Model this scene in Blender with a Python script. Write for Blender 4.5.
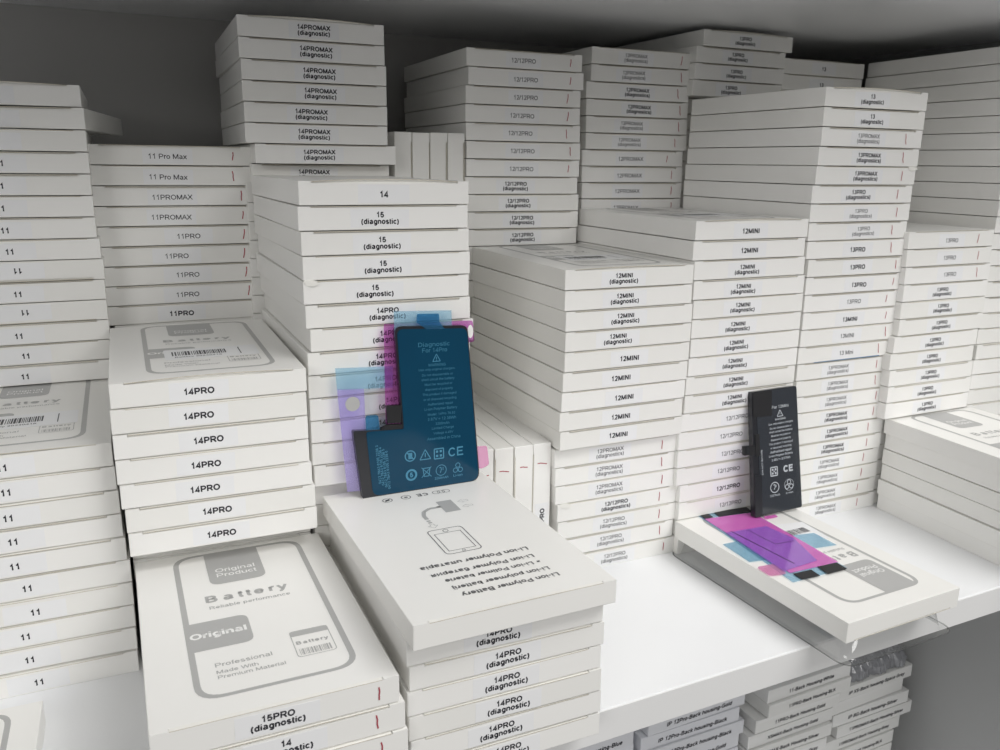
import bpy, bmesh, math, random
from mathutils import Matrix, Vector

# ------------------------------------------------------------------ clear
for o in list(bpy.data.objects):
    bpy.data.objects.remove(o, do_unlink=True)
scene = bpy.context.scene
COL = scene.collection
U = 0.0125            # one unit = the thickness of one box (metres)
R = math.radians

# ------------------------------------------------------------------ camera
cam_data = bpy.data.cameras.new('camera')
cam_data.sensor_width = 36.0
cam_data.lens = 842.09 * 36.0 / 1000.0
cam_data.clip_start = 0.01
cam_data.clip_end = 50
cam_data.dof.use_dof = True
cam_data.dof.focus_distance = 37 * U
cam_data.dof.aperture_fstop = 30
cam = bpy.data.objects.new('camera', cam_data)
COL.objects.link(cam)
cR = Vector((0.92581996, -0.37775101, 0.01271129))
cU = Vector((0.08116897, 0.23155611, 0.96942940))
cF = Vector((0.36914631, 0.89648533, -0.24504093))
cam.matrix_world = Matrix(((cR.x, cU.x, -cF.x, 0), (cR.y, cU.y, -cF.y, 0),
                           (cR.z, cU.z, -cF.z, 20.8527 * U), (0, 0, 0, 1)))
scene.camera = cam

# ------------------------------------------------------------------ light
world = bpy.data.worlds.new('world')
scene.world = world
world.use_nodes = True
wb = world.node_tree.nodes['Background']
wb.inputs[0].default_value = (1.0, 0.985, 0.965, 1)
wb.inputs[1].default_value = 0.235


def area_light(name, loc, target, sx, sy, power, color):
    d = bpy.data.lights.new(name, 'AREA')
    d.shape = 'RECTANGLE'
    d.size = sx
    d.size_y = sy
    d.energy = power
    d.color = color
    o = bpy.data.objects.new(name, d)
    COL.objects.link(o)
    o.location = Vector(loc)
    o.rotation_euler = (Vector(target) - Vector(loc)).to_track_quat('-Z', 'Y').to_euler()
    return o


# ceiling panels of the shop, in front of and above the shelf
area_light('ceiling_panel_light', (0.85, -0.40, 1.45), (0.35, 0.45, 0.0), 1.2, 0.6, 19.0, (1.0, 0.99, 0.97))
area_light('ceiling_panel_light', (1.25, -1.75, 1.30), (0.35, 0.45, 0.1), 1.2, 0.6, 15.0, (1.0, 0.99, 0.97))
area_light('ceiling_panel_light', (-2.1, -2.2, 1.25), (0.3, 0.45, 0.1), 1.4, 1.2, 27.0, (1.0, 0.99, 0.97))

scene.view_settings.view_transform = 'Standard'
scene.view_settings.look = 'None'
scene.view_settings.gamma = 1.0
scene.view_settings.use_curve_mapping = False
scene.view_settings.exposure = 0.0
# light is passed on between the many white boxes and through the films
scene.cycles.max_bounces = 16
scene.cycles.diffuse_bounces = 10
scene.cycles.transparent_max_bounces = 24

# ------------------------------------------------------------------ materials


def new_mat(name):
    m = bpy.data.materials.new(name)
    m.use_nodes = True
    nt = m.node_tree
    return m, nt, nt.nodes['Principled BSDF']


def solid(name, col, rough=0.5, spec=0.5, noise=0.0, scale=40.0, bump=0.0, coat=0.0, metal=0.0):
    m, nt, b = new_mat(name)
    b.inputs['Base Color'].default_value = (*col, 1)
    b.inputs['Roughness'].default_value = rough
    b.inputs['Specular IOR Level'].default_value = spec
    b.inputs['Coat Weight'].default_value = coat
    b.inputs['Coat Roughness'].default_value = 0.08
    b.inputs['Metallic'].default_value = metal
    if noise > 0 or bump > 0:
        tc = nt.nodes.new('ShaderNodeTexCoord')
        nz = nt.nodes.new('ShaderNodeTexNoise')
        nz.inputs['Scale'].default_value = scale
        nz.inputs['Detail'].default_value = 4
        nt.links.new(tc.outputs['Object'], nz.inputs['Vector'])
        if noise > 0:
            mx = nt.nodes.new('ShaderNodeMix')
            mx.data_type = 'RGBA'
            mx.inputs[6].default_value = (*[c * (1 - noise) for c in col], 1)
            mx.inputs[7].default_value = (*[min(1, c * (1 + noise)) for c in col], 1)
            nt.links.new(nz.outputs['Fac'], mx.inputs[0])
            nt.links.new(mx.outputs[2], b.inputs['Base Color'])
        if bump > 0:
            bp = nt.nodes.new('ShaderNodeBump')
            bp.inputs['Strength'].default_value = bump
            bp.inputs['Distance'].default_value = 0.0004
            nt.links.new(nz.outputs['Fac'], bp.inputs['Height'])
            nt.links.new(bp.outputs['Normal'], b.inputs['Normal'])
    return m


def card_mat(name, col):
    """Coated white card: tiny tint differences from box to box, faint waviness."""
    m, nt, b = new_mat(name)
    tc = nt.nodes.new('ShaderNodeTexCoord')
    nz = nt.nodes.new('ShaderNodeTexNoise')
    nz.inputs['Scale'].default_value = 22
    nz.inputs['Detail'].default_value = 3
    nt.links.new(tc.outputs['Object'], nz.inputs['Vector'])
    oi = nt.nodes.new('ShaderNodeObjectInfo')
    add = nt.nodes.new('ShaderNodeMath')
    add.operation = 'MULTIPLY_ADD'
    add.inputs[1].default_value = 0.35
    nt.links.new(nz.outputs['Fac'], add.inputs[0])
    mul = nt.nodes.new('ShaderNodeMath')
    mul.operation = 'MULTIPLY'
    mul.inputs[1].default_value = 0.65
    nt.links.new(oi.outputs['Random'], mul.inputs[0])
    nt.links.new(mul.outputs[0], add.inputs[2])
    mx = nt.nodes.new('ShaderNodeMix')
    mx.data_type = 'RGBA'
    mx.inputs[6].default_value = (*[c * 0.95 for c in col], 1)
    mx.inputs[7].default_value = (min(1, col[0] * 1.03), min(1, col[1] * 1.03), min(1, col[2] * 1.05), 1)
    nt.links.new(add.outputs[0], mx.inputs[0])
    nt.links.new(mx.outputs[2], b.inputs['Base Color'])
    b.inputs['Roughness'].default_value = 0.30
    b.inputs['Specular IOR Level'].default_value = 0.45
    bp = nt.nodes.new('ShaderNodeBump')
    bp.inputs['Strength'].default_value = 0.12
    bp.inputs['Distance'].default_value = 0.0005
    nt.links.new(nz.outputs['Fac'], bp.inputs['Height'])
    nt.links.new(bp.outputs['Normal'], b.inputs['Normal'])
    return m


def film_mat(name, col, body=0.25, rough=0.12, gloss=0.10, body_col=None):
    """Thin see-through plastic film: tinted transmission, a little body colour and gloss."""
    m, nt, b = new_mat(name)
    out = nt.nodes['Material Output']
    tr = nt.nodes.new('ShaderNodeBsdfTransparent')
    tr.inputs[0].default_value = (*[c ** 0.5 for c in col], 1)    # a film is crossed twice (front and back face)
    b.inputs['Base Color'].default_value = (*(body_col or col), 1)
    b.inputs['Roughness'].default_value = rough
    gl = nt.nodes.new('ShaderNodeBsdfGlossy')
    gl.inputs['Roughness'].default_value = rough
    m1 = nt.nodes.new('ShaderNodeMixShader')
    m1.inputs[0].default_value = body * 0.45
    nt.links.new(tr.outputs[0], m1.inputs[1])
    nt.links.new(b.outputs[0], m1.inputs[2])
    lw = nt.nodes.new('ShaderNodeLayerWeight')      # more mirror-like at grazing angles, alike on both faces
    pw = nt.nodes.new('ShaderNodeMath')
    pw.operation = 'POWER'
    pw.inputs[1].default_value = 4.0
    nt.links.new(lw.outputs['Facing'], pw.inputs[0])
    mu = nt.nodes.new('ShaderNodeMath')
    mu.operation = 'MULTIPLY_ADD'
    mu.inputs[1].default_value = 0.45
    mu.inputs[2].default_value = gloss * 0.3
    nt.links.new(pw.outputs[0], mu.inputs[0])
    m2 = nt.nodes.new('ShaderNodeMixShader')
    nt.links.new(mu.outputs[0], m2.inputs[0])
    nt.links.new(m1.outputs[0], m2.inputs[1])
    nt.links.new(gl.outputs[0], m2.inputs[2])
    nt.links.new(m2.outputs[0], out.inputs['Surface'])
    return m


MAT = {}
MAT['card'] = card_mat('white_coated_card', (0.868, 0.862, 0.83))
MAT['flap'] = card_mat('white_card_flap', (0.86, 0.85, 0.80))
MAT['kraft'] = solid('raw_card_edge', (0.60, 0.55, 0.46), 0.8, 0.2)
MAT['sticker'] = solid('paper_sticker', (0.845, 0.85, 0.862), 0.38, 0.4)
MAT['ink'] = solid('black_ink', (0.022, 0.022, 0.03), 0.45, 0.4)
MAT['ink_grey'] = solid('thin_black_ink', (0.035, 0.035, 0.045), 0.5, 0.4)
MAT['print'] = solid('grey_print', (0.43, 0.43, 0.425), 0.34, 0.45)
MAT['print_dark'] = solid('dark_grey_print', (0.16, 0.16, 0.165), 0.38, 0.45)
MAT['print_white'] = solid('white_print', (0.86, 0.86, 0.85), 0.38, 0.45)
MAT['red'] = solid('red_marker_ink', (0.40, 0.05, 0.075), 0.5, 0.3)
MAT['laminate'] = solid('white_laminate', (0.86, 0.87, 0.885), 0.33, 0.5, 0.012, 9, 0.05)
MAT['laminate_edge'] = solid('white_edge_banding', (0.78, 0.78, 0.78), 0.45, 0.4, 0.015, 20)
MAT['back'] = solid('grey_back_panel', (0.47, 0.465, 0.455), 0.5, 0.4, 0.02, 6)
MAT['panel'] = solid('light_grey_side_panel', (0.40, 0.405, 0.405), 0.5, 0.4, 0.02, 6)
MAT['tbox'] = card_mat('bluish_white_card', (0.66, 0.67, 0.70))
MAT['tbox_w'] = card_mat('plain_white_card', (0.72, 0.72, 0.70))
MAT['black'] = solid('black_battery_foil', (0.012, 0.013, 0.018), 0.32, 0.5, coat=0.3)
MAT['black_matt'] = solid('black_tape', (0.012, 0.012, 0.014), 0.5, 0.4)
MAT['slate'] = solid('glossy_black_wrap', (0.022, 0.027, 0.036), 0.16, 0.6, 0.15, 60, 0.35, coat=0.7)
MAT['navy'] = solid('blue_film_over_cell', (0.002, 0.046, 0.095), 0.12, 0.28, 0.12, 30, 0.04, coat=0.0)
MAT['cyan_print'] = solid('pale_blue_print', (0.07, 0.26, 0.40), 0.3, 0.4)
MAT['faint_print'] = solid('faint_blue_print', (0.035, 0.17, 0.27), 0.3, 0.4)
MAT['silver_print'] = solid('silver_print', (0.50, 0.53, 0.56), 0.35, 0.4)
MAT['f_blue'] = film_mat('pale_blue_film', (0.70, 0.87, 0.95), 0.60, body_col=(0.36, 0.60, 0.76))
MAT['f_bluetab'] = film_mat('blue_tab_film', (0.16, 0.45, 0.70), 0.55, body_col=(0.05, 0.25, 0.45))
MAT['f_pink'] = film_mat('magenta_film', (0.96, 0.66, 0.90), 1.0, body_col=(0.92, 0.22, 0.72))
MAT['f_pinkclear'] = film_mat('thin_magenta_film', (0.74, 0.36, 0.72), 0.22, body_col=(0.60, 0.14, 0.50))
MAT['f_lav'] = film_mat('lavender_film', (0.72, 0.66, 0.96), 0.45, body_col=(0.55, 0.48, 0.88))
MAT['f_purple'] = film_mat('purple_film', (0.78, 0.70, 0.95), 0.9, body_col=(0.50, 0.20, 0.80))
MAT['f_rose'] = film_mat('pale_rose_film', (0.96, 0.70, 0.88), 0.8, body_col=(0.85, 0.38, 0.62))
MAT['clear'] = film_mat('clear_plastic', (0.80, 0.81, 0.81), 0.10, 0.06, 0.25, body_col=(0.6, 0.6, 0.6))
MAT['clear_edge'] = film_mat('clear_plastic_edge', (0.45, 0.46, 0.46), 0.20, 0.06, 0.3, body_col=(0.4, 0.4, 0.4))
MAT['clear_thin'] = film_mat('clear_thin_film', (0.93, 0.935, 0.935), 0.05, 0.06, 0.12)
MAT['wrap'] = solid('grey_bubble_wrap', (0.22, 0.225, 0.24), 0.22, 0.6, 0.4, 160, 1.0, coat=0.5)
MAT['bluepen'] = solid('blue_card_edge', (0.05, 0.18, 0.36), 0.5, 0.3)

# ------------------------------------------------------------------ helpers


def mesh_from(name, verts, faces, mat, smooth=False):
    me = bpy.data.meshes.new(name)
    me.from_pydata([(x * U, y * U, z * U) for x, y, z in verts], [], faces)
    me.materials.append(mat)
    if smooth:
        for p in me.polygons:
            p.use_smooth = True
    me.update()
    return me


def link(name, me, parent=None, mat4=None):
    o = bpy.data.objects.new(name, me)
    COL.objects.link(o)
    if parent is not None:
        o.parent = parent
    if mat4 is not None:
        o.matrix_local = mat4
    return o


def tag(o, label=None, cat=None, group=None, kind=None):
    if label:
        o['label'] = label
    if cat:
        o['category'] = cat
    if group:
        o['group'] = group
    if kind:
        o['kind'] = kind
    return o


def T(x, y, z):
    return Matrix.Translation((x * U, y * U, z * U))


def RX(a):
    return Matrix.Rotation(a, 4, 'X')


def RY(a):
    return Matrix.Rotation(a, 4, 'Y')


def RZ(a):
    return Matrix.Rotation(a, 4, 'Z')


def bevel_box(name, x0, y0, z0, x1, y1, z1, mat, off=0.03, seg=2):
    bm = bmesh.new()
    vs = [bm.verts.new((x * U, y * U, z * U)) for z in (z0, z1) for y in (y0, y1) for x in (x0, x1)]
    for f in ((0, 2, 3, 1), (4, 5, 7, 6), (0, 1, 5, 4), (1, 3, 7, 5), (3, 2, 6, 7), (2, 0, 4, 6)):
        bm.faces.new([vs[i] for i in f])
    if off > 0:
        bmesh.ops.bevel(bm, geom=bm.edges[:], offset=off * U, segments=seg, affect='EDGES', profile=0.5)
    me = bpy.data.meshes.new(name)
    bm.to_mesh(me)
    bm.free()
    me.materials.append(mat)
    return me


def round_poly(pts, r, n=5):
    """Polygon with rounded corners; r is one radius or a list."""
    out = []
    N = len(pts)
    for i in range(N):
        p0, p, p1 = Vector(pts[i - 1]), Vector(pts[i]), Vector(pts[(i + 1) % N])
        ri = r[i] if isinstance(r, (list, tuple)) else r
        if ri <= 0:
            out.append((p.x, p.y))
            continue
        a, b = (p0 - p), (p1 - p)
        ri = min(ri, a.length * 0.49, b.length * 0.49)
        s, e = p + a.normalized() * ri, p + b.normalized() * ri
        for k in range(n + 1):
            t = k / n
            q = s * (1 - t) ** 2 + p * 2 * t * (1 - t) + e * t * t
            out.append((q.x, q.y))
    return out


def rect(x0, y0, x1, y1):
    return [(x0, y0), (x1, y0), (x1, y1), (x0, y1)]


def flat(name, polys, mat, z=0.0):
    """Flat printed shapes lying in the local XY plane."""
    v, f = [], []
    for p in polys:
        i = len(v)
        v += [(x, y, z) for x, y in p]
        f.append(list(range(i, i + len(p))))
    return mesh_from(name, v, f, mat)


def ring(name, outer, inner, mat, z=0.0):
    n = len(outer)
    v = [(x, y, z) for x, y in outer] + [(x, y, z) for x, y in inner]
    f = [(i, (i + 1) % n, n + (i + 1) % n, n + i) for i in range(n)]
    return mesh_from(name, v, f, mat)


def rings(name, specs, mat, z=0.0, n=20):
    """Circle outlines: specs of (cx, cy, r, thickness)."""
    v, f = [], []
    for cx, cy, r, t in specs:
        b = len(v)
        for rr in (r, r - t):
            v += [(cx + rr * math.cos(2 * math.pi * k / n), cy + rr * math.sin(2 * math.pi * k / n), z) for k in range(n)]
        f += [(b + k, b + (k + 1) % n, b + n + (k + 1) % n, b + n + k) for k in range(n)]
    return mesh_from(name, v, f, mat)


def stroke(pts, w):
    """A thick open line as quads (list of polygons)."""
    out = []
    for (x0, y0), (x1, y1) in zip(pts[:-1], pts[1:]):
        d = Vector((x1 - x0, y1 - y0))
        if d.length == 0:
            continue
        n = Vector((-d.y, d.x)).normalized() * w * 0.5
        out.append([(x0 + n.x, y0 + n.y), (x0 - n.x, y0 - n.y), (x1 - n.x, y1 - n.y), (x1 + n.x, y1 + n.y)])
    return out


def slab(name, pts, z0, z1, mat):
    """Outline in local XY given thickness z0..z1."""
    n = len(pts)
    v = [(x, y, z0) for x, y in pts] + [(x, y, z1) for x, y in pts]
    f = [list(range(n - 1, -1, -1)), list(range(n, 2 * n))]
    f += [(i, (i + 1) % n, n + (i + 1) % n, n + i) for i in range(n)]
    return mesh_from(name, v, f, mat)


# letter shapes as pen strokes (plain sans-serif); cap height 1, centre lines only


def arc(cx, cy, rx, ry, a0, a1, n=8):
    return [(cx + rx * math.cos(R(a0 + (a1 - a0) * k / n)), cy + ry * math.sin(R(a0 + (a1 - a0) * k / n))) for k in range(n + 1)]


def bowl(cx, cy=0.365, rx=0.25, ry=0.30):
    return arc(cx, cy, rx, ry, 0, 360, 14)


B_, T_, X_ = 0.065, 0.935, 0.67      # baseline, cap line and x-height of the pen centre
GL = {
    ' ': (0.39, []),
    '0': (0.78, [arc(0.39, 0.5, 0.26, 0.435, 0, 360, 16)]),
    '1': (0.78, [[(0.18, 0.72), (0.34, 0.80), (0.46, 0.97), (0.46, 0.0)]]),
    '2': (0.78, [arc(0.38, 0.69, 0.25, 0.245, 165, -25, 9) + [(0.52, 0.44), (0.15, B_), (0.68, B_)]]),
    '3': (0.78, [arc(0.37, 0.71, 0.22, 0.225, 160, -80, 9), [(0.30, 0.52), (0.40, 0.52)], arc(0.37, 0.30, 0.26, 0.235, 80, -160, 10)]),
    '4': (0.78, [[(0.53, 0.0), (0.53, 0.95), (0.08, 0.27), (0.72, 0.27)]]),
    '5': (0.78, [[(0.63, T_), (0.22, T_), (0.155, 0.50)] + arc(0.38, 0.33, 0.26, 0.265, 135, -160, 11)]),
    '6': (0.78, [arc(0.40, 0.34, 0.25, 0.27, 0, 360, 14), [(0.15, 0.36)] + arc(0.41, 0.58, 0.26, 0.355, 180, 30, 8)]),
    '7': (0.78, [[(0.12, T_), (0.67, T_), (0.44, 0.52), (0.33, 0.0)]]),
    '8': (0.78, [arc(0.39, 0.72, 0.215, 0.215, 0, 360, 14), arc(0.39, 0.285, 0.26, 0.225, 0, 360, 14)]),
    '9': (0.78, [arc(0.38, 0.66, 0.25, 0.27, 0, 360, 14), [(0.63, 0.64)] + arc(0.37, 0.42, 0.26, 0.355, 0, -150, 8)]),
    'A': (0.93, [[(0.04, 0.0), (0.465, T_), (0.89, 0.0)], [(0.20, 0.34), (0.73, 0.34)]]),
    'B': (0.93, [[(0.16, 0.0), (0.16, T_), (0.50, T_)] + arc(0.52, 0.725, 0.21, 0.21, 90, -90, 7) + [(0.16, 0.515)], [(0.50, 0.515)] + arc(0.55, 0.29, 0.25, 0.225, 90, -90, 7) + [(0.16, B_)]]),
    'C': (1.0, [arc(0.51, 0.5, 0.38, 0.435, 38, 322, 14)]),
    'D': (1.0, [[(0.16, B_), (0.16, T_), (0.45, T_)] + arc(0.45, 0.5, 0.41, 0.435, 90, -90, 10) + [(0.16, B_)]]),
    'E': (0.93, [[(0.82, T_), (0.17, T_), (0.17, B_), (0.84, B_)], [(0.17, 0.52), (0.76, 0.52)]]),
    'F': (0.85, [[(0.78, T_), (0.17, T_), (0.17, 0.0)], [(0.17, 0.50), (0.68, 0.50)]]),
    'G': (1.08, [arc(0.53, 0.5, 0.41, 0.435, 40, 318, 14) + [(0.92, 0.18), (0.92, 0.46), (0.56, 0.46)]]),
    'H': (1.0, [[(0.17, 0.0), (0.17, 1.0)], [(0.83, 0.0), (0.83, 1.0)], [(0.17, 0.52), (0.83, 0.52)]]),
    'I': (0.39, [[(0.195, 0.0), (0.195, 1.0)]]),
    'K': (0.93, [[(0.17, 0.0), (0.17, 1.0)], [(0.84, 1.0), (0.19, 0.40)], [(0.40, 0.58), (0.87, 0.0)]]),
    'L': (0.78, [[(0.16, 1.0), (0.16, B_), (0.72, B_)]]),
    'M': (1.16, [[(0.15, 0.0), (0.15, 1.0)], [(1.01, 0.0), (1.01, 1.0)], [(0.17, 0.97), (0.58, 0.05)], [(0.99, 0.97), (0.58, 0.05)]]),
    'N': (1.0, [[(0.16, 0.0), (0.16, 1.0)], [(0.84, 0.0), (0.84, 1.0)], [(0.18, 0.97), (0.82, 0.03)]]),
    'O': (1.08, [arc(0.54, 0.5, 0.42, 0.435, 0, 360, 18)]),
    'P': (0.93, [[(0.16, 0.0), (0.16, T_), (0.52, T_)] + arc(0.54, 0.685, 0.26, 0.25, 90, -90, 8) + [(0.16, 0.435)]]),
    'R': (1.0, [[(0.16, 0.0), (0.16, T_), (0.56, T_)] + arc(0.58, 0.70, 0.26, 0.235, 90, -90, 8) + [(0.16, 0.465)], [(0.48, 0.46), (0.66, 0.34), (0.90, 0.0)]]),
    'S': (0.93, [arc(0.45, 0.715, 0.28, 0.22, 20, 225, 8) + arc(0.47, 0.29, 0.32, 0.225, 70, -165, 10)]),
    'T': (0.85, [[(0.02, T_), (0.83, T_)], [(0.425, T_), (0.425, 0.0)]]),
    'U': (1.0, [[(0.17, 1.0), (0.17, 0.38)] + arc(0.5, 0.38, 0.33, 0.315, 180, 360, 10) + [(0.83, 1.0)]]),
    'V': (0.93, [[(0.03, 1.0), (0.465, 0.05), (0.90, 1.0)]]),
    'W': (1.30, [[(0.05, 1.0), (0.33, 0.0)], [(0.33, 0.0), (0.65, 1.0)], [(0.65, 1.0), (0.97, 0.0)], [(0.97, 0.0), (1.25, 1.0)]]),
    'X': (0.93, [[(0.06, 0.0), (0.86, 1.0)], [(0.07, 1.0), (0.87, 0.0)]]),
    'Y': (0.93, [[(0.05, 1.0), (0.465, 0.43), (0.88, 1.0)], [(0.465, 0.43), (0.465, 0.0)]]),
    'a': (0.78, [arc(0.37, 0.46, 0.23, 0.21, 150, 0, 7) + [(0.60, 0.15), (0.66, 0.0)], [(0.60, 0.42), (0.30, 0.36)] + arc(0.31, 0.21, 0.17, 0.15, 90, 300, 8) + [(0.60, 0.22)]]),
    'b': (0.78, [[(0.14, 0.0), (0.14, 1.0)], bowl(0.39)]),
    'c': (0.70, [arc(0.38, 0.365, 0.26, 0.30, 40, 320, 11)]),
    'd': (0.78, [[(0.64, 0.0), (0.64, 1.0)], bowl(0.39)]),
    'e': (0.78, [[(0.13, 0.37), (0.65, 0.37)] + arc(0.39, 0.365, 0.26, 0.30, 0, 318, 12)]),
    'f': (0.39, [[(0.37, 0.93)] + arc(0.32, 0.80, 0.12, 0.13, 90, 180, 4) + [(0.20, 0.0)], [(0.03, X_), (0.36, X_)]]),
    'g': (0.78, [bowl(0.39), [(0.64, 0.72), (0.64, 0.0)] + arc(0.39, -0.02, 0.25, 0.20, 0, -150, 7)]),
    'h': (0.78, [[(0.14, 0.0), (0.14, 1.0)], [(0.14, 0.42)] + arc(0.39, 0.43, 0.25, 0.24, 160, 0, 7) + [(0.64, 0.0)]]),
    'i': (0.31, [[(0.155, 0.0), (0.155, 0.73)], [(0.155, 0.88), (0.155, 1.0)]]),
    'j': (0.31, [[(0.155, 0.73), (0.155, -0.12), (0.0, -0.22)], [(0.155, 0.88), (0.155, 1.0)]]),
    'k': (0.70, [[(0.14, 0.0), (0.14, 1.0)], [(0.62, 0.73), (0.15, 0.28)], [(0.32, 0.44), (0.65, 0.0)]]),
    'l': (0.31, [[(0.155, 0.0), (0.155, 1.0)]]),
    'm': (1.16, [[(0.14, 0.0), (0.14, 0.73)], [(0.14, 0.45)] + arc(0.36, 0.44, 0.22, 0.23, 160, 0, 6) + [(0.58, 0.0)], [(0.58, 0.45)] + arc(0.80, 0.44, 0.22, 0.23, 160, 0, 6) + [(1.02, 0.0)]]),
    'n': (0.78, [[(0.14, 0.0), (0.14, 0.73)], [(0.14, 0.42)] + arc(0.39, 0.43, 0.25, 0.24, 160, 0, 7) + [(0.64, 0.0)]]),
    'o': (0.78, [bowl(0.39, 0.365, 0.27)]),
    'p': (0.78, [[(0.14, -0.27), (0.14, 0.73)], bowl(0.39)]),
    'q': (0.78, [[(0.64, -0.27), (0.64, 0.73)], bowl(0.39)]),
    'r': (0.46, [[(0.14, 0.0), (0.14, 0.73)], [(0.14, 0.40), (0.20, 0.58), (0.32, 0.67), (0.45, 0.65)]]),
    's': (0.70, [arc(0.34, 0.51, 0.20, 0.16, 25, 230, 7) + arc(0.36, 0.21, 0.23, 0.15, 70, -160, 8)]),
    't': (0.39, [[(0.17, 0.92), (0.17, 0.16), (0.24, B_), (0.37, B_)], [(0.02, X_), (0.36, X_)]]),
    'u': (0.78, [[(0.14, 0.73), (0.14, 0.30)] + arc(0.39, 0.30, 0.25, 0.235, 180, 350, 7), [(0.64, 0.73), (0.64, 0.0)]]),
    'v': (0.70, [[(0.04, 0.73), (0.35, 0.05), (0.66, 0.73)]]),
    'w': (1.0, [[(0.04, 0.73), (0.27, 0.05), (0.50, 0.68), (0.73, 0.05), (0.96, 0.73)]]),
    'x': (0.70, [[(0.06, 0.0), (0.64, 0.73)], [(0.07, 0.73), (0.65, 0.0)]]),
    'y': (0.70, [[(0.04, 0.73), (0.36, 0.05)], [(0.66, 0.73), (0.32, -0.12), (0.22, -0.22), (0.08, -0.22)]]),
    'z': (0.70, [[(0.07, X_), (0.60, X_), (0.08, B_), (0.63, B_)]]),
    '(': (0.46, [arc(0.62, 0.36, 0.45, 0.68, 125, 235, 8)]),
    ')': (0.46, [arc(-0.16, 0.36, 0.45, 0.68, 55, -55, 8)]),
    '/': (0.39, [[(0.01, 0.0), (0.38, 1.0)]]),
    '-': (0.46, [[(0.06, 0.36), (0.40, 0.36)]]),
    '.': (0.39, [[(0.195, 0.0), (0.195, 0.13)]]),
    ':': (0.39, [[(0.195, 0.0), (0.195, 0.13)], [(0.195, 0.60), (0.195, 0.73)]]),
    '=': (0.81, [[(0.08, 0.34), (0.73, 0.34)], [(0.08, 0.62), (0.73, 0.62)]]),
    '\u25a0': (0.80, [[(0.12, 0.25), (0.62, 0.25)], [(0.12, 0.36), (0.62, 0.36)], [(0.12, 0.47), (0.62, 0.47)]]),
    '\u03c0': (0.85, [[(0.04, X_), (0.82, X_)], [(0.25, X_), (0.22, 0.0)], [(0.60, X_), (0.60, 0.14), (0.74, 0.06)]]),
    '\u0438': (0.80, [[(0.14, 0.73), (0.14, 0.05), (0.64, 0.68), (0.64, 0.0)]]),
    '\u044f': (0.76, [[(0.62, 0.0), (0.62, X_), (0.34, X_)] + arc(0.32, 0.50, 0.17, 0.17, 90, 270, 6) + [(0.62, 0.33)], [(0.36, 0.33), (0.10, 0.0)]]),
    '\u0442': (0.64, [[(0.03, X_), (0.60, X_)], [(0.32, X_), (0.32, 0.0)]]),
}
for c_, like in (('\u03bc', 'u'), ('\u03b1', 'a'), ('\u03c4', '\u0442'), ('\u03c1', 'p'), ('\u03af', 'i'), ('\u0431', '6'), ('\u0430', 'a'), ('\u0435', 'e'), ('\u0440', 'p')):
    GL[c_] = GL[like]
_text = {}


def thick_line(pts, w, V, F):
    """Add one pen stroke with mitred joints as a strip of quads."""
    p = [Vector(q) for q in pts]
    closed = (p[0] - p[-1]).length < 1e-6
    if closed:
        p = p[:-1]
    n = len(p)
    b = len(V)
    for i in range(n):
        a = p[i - 1] if (i > 0 or closed) else None
        c = p[(i + 1) % n] if (i < n - 1 or closed) else None
        d0 = (p[i] - a).normalized() if a is not None else None
        d1 = (c - p[i]).normalized() if c is not None else None
        d0 = d0 if d0 is not None else d1
        d1 = d1 if d1 is not None else d0
        n0, n1 = Vector((-d0.y, d0.x)), Vector((-d1.y, d1.x))
        m = n0 + n1
        m = m.normalized() if m.length > 1e-6 else n0
        k = w / 2 / max(0.5, m.dot(n0))
        V.append((p[i].x + m.x * k, p[i].y + m.y * k))
        V.append((p[i].x - m.x * k, p[i].y - m.y * k))
    for i in range(n if closed else n - 1):
        j = (i + 1) % n
        F.append((b + 2 * i, b + 2 * i + 1, b + 2 * j + 1, b + 2 * j))


def text_mesh(s, mat, size=0.31, bold=0.0, width=None, shear=0.0, spacing=1.0, line=1.0):
    """Lettering as flat mesh, centred on the origin in local XY (shared between uses)."""
    key = (s, mat.name, size, bold, width, shear, spacing, line)
    if key in _text:
        return _text[key]
    heavy = bold > 0.01
    pen = 0.25 if heavy else 0.155
    V, F = [], []
    for li, row in enumerate(s.split('\n')):
        x, items = 0.0, []
        for c in row:
            a, st = GL.get(c, GL['o'])
            items.append((x, st))
            x += (a + (0.05 if heavy else 0.0)) * spacing
        for gx, st in items:
            for pl in st:
                n = len(V)
                thick_line(pl, pen, V, F)
                V[n:] = [(px_ + gx - x / 2, py_ - li * 1.60 * line) for px_, py_ in V[n:]]
    k = size * 0.716
    xs = [p[0] for p in V]
    ys = [p[1] for p in V]
    cx, cy = (min(xs) + max(xs)) / 2, (min(ys) + max(ys)) / 2
    kx = k
    if width:
        kx = width / (max(xs) - min(xs))
        k = kx if spacing > 1 or line < 1 else max(min(kx, k * 1.3), k * 0.7)
    me = mesh_from('lettering', [((x - cx) * kx + (y - cy) * k * shear, (y - cy) * k, 0.0) for x, y in V], F, mat)
    _text[key] = me
    return me

# ------------------------------------------------------------------ the shelf unit
# local frame of the unit: x along the front edge, y into the depth, z up from the shelf
SH = T(14.85, 25.09, 0) @ RZ(R(3.545))
WALL_R, WALL_L, BACK, CEIL, TH_B = 42.0, -62.0, 36.0, 29.45, 1.44
LOW = -TH_B - CEIL


def board(name, x0, y0, z0, x1, y1, z1, mat, label, cat, off=0.04):
    o = link(name, bevel_box(name, x0, y0, z0, x1, y1, z1, mat, off, 2))
    o.matrix_world = SH
    return tag(o, label, cat, kind='structure')


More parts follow.
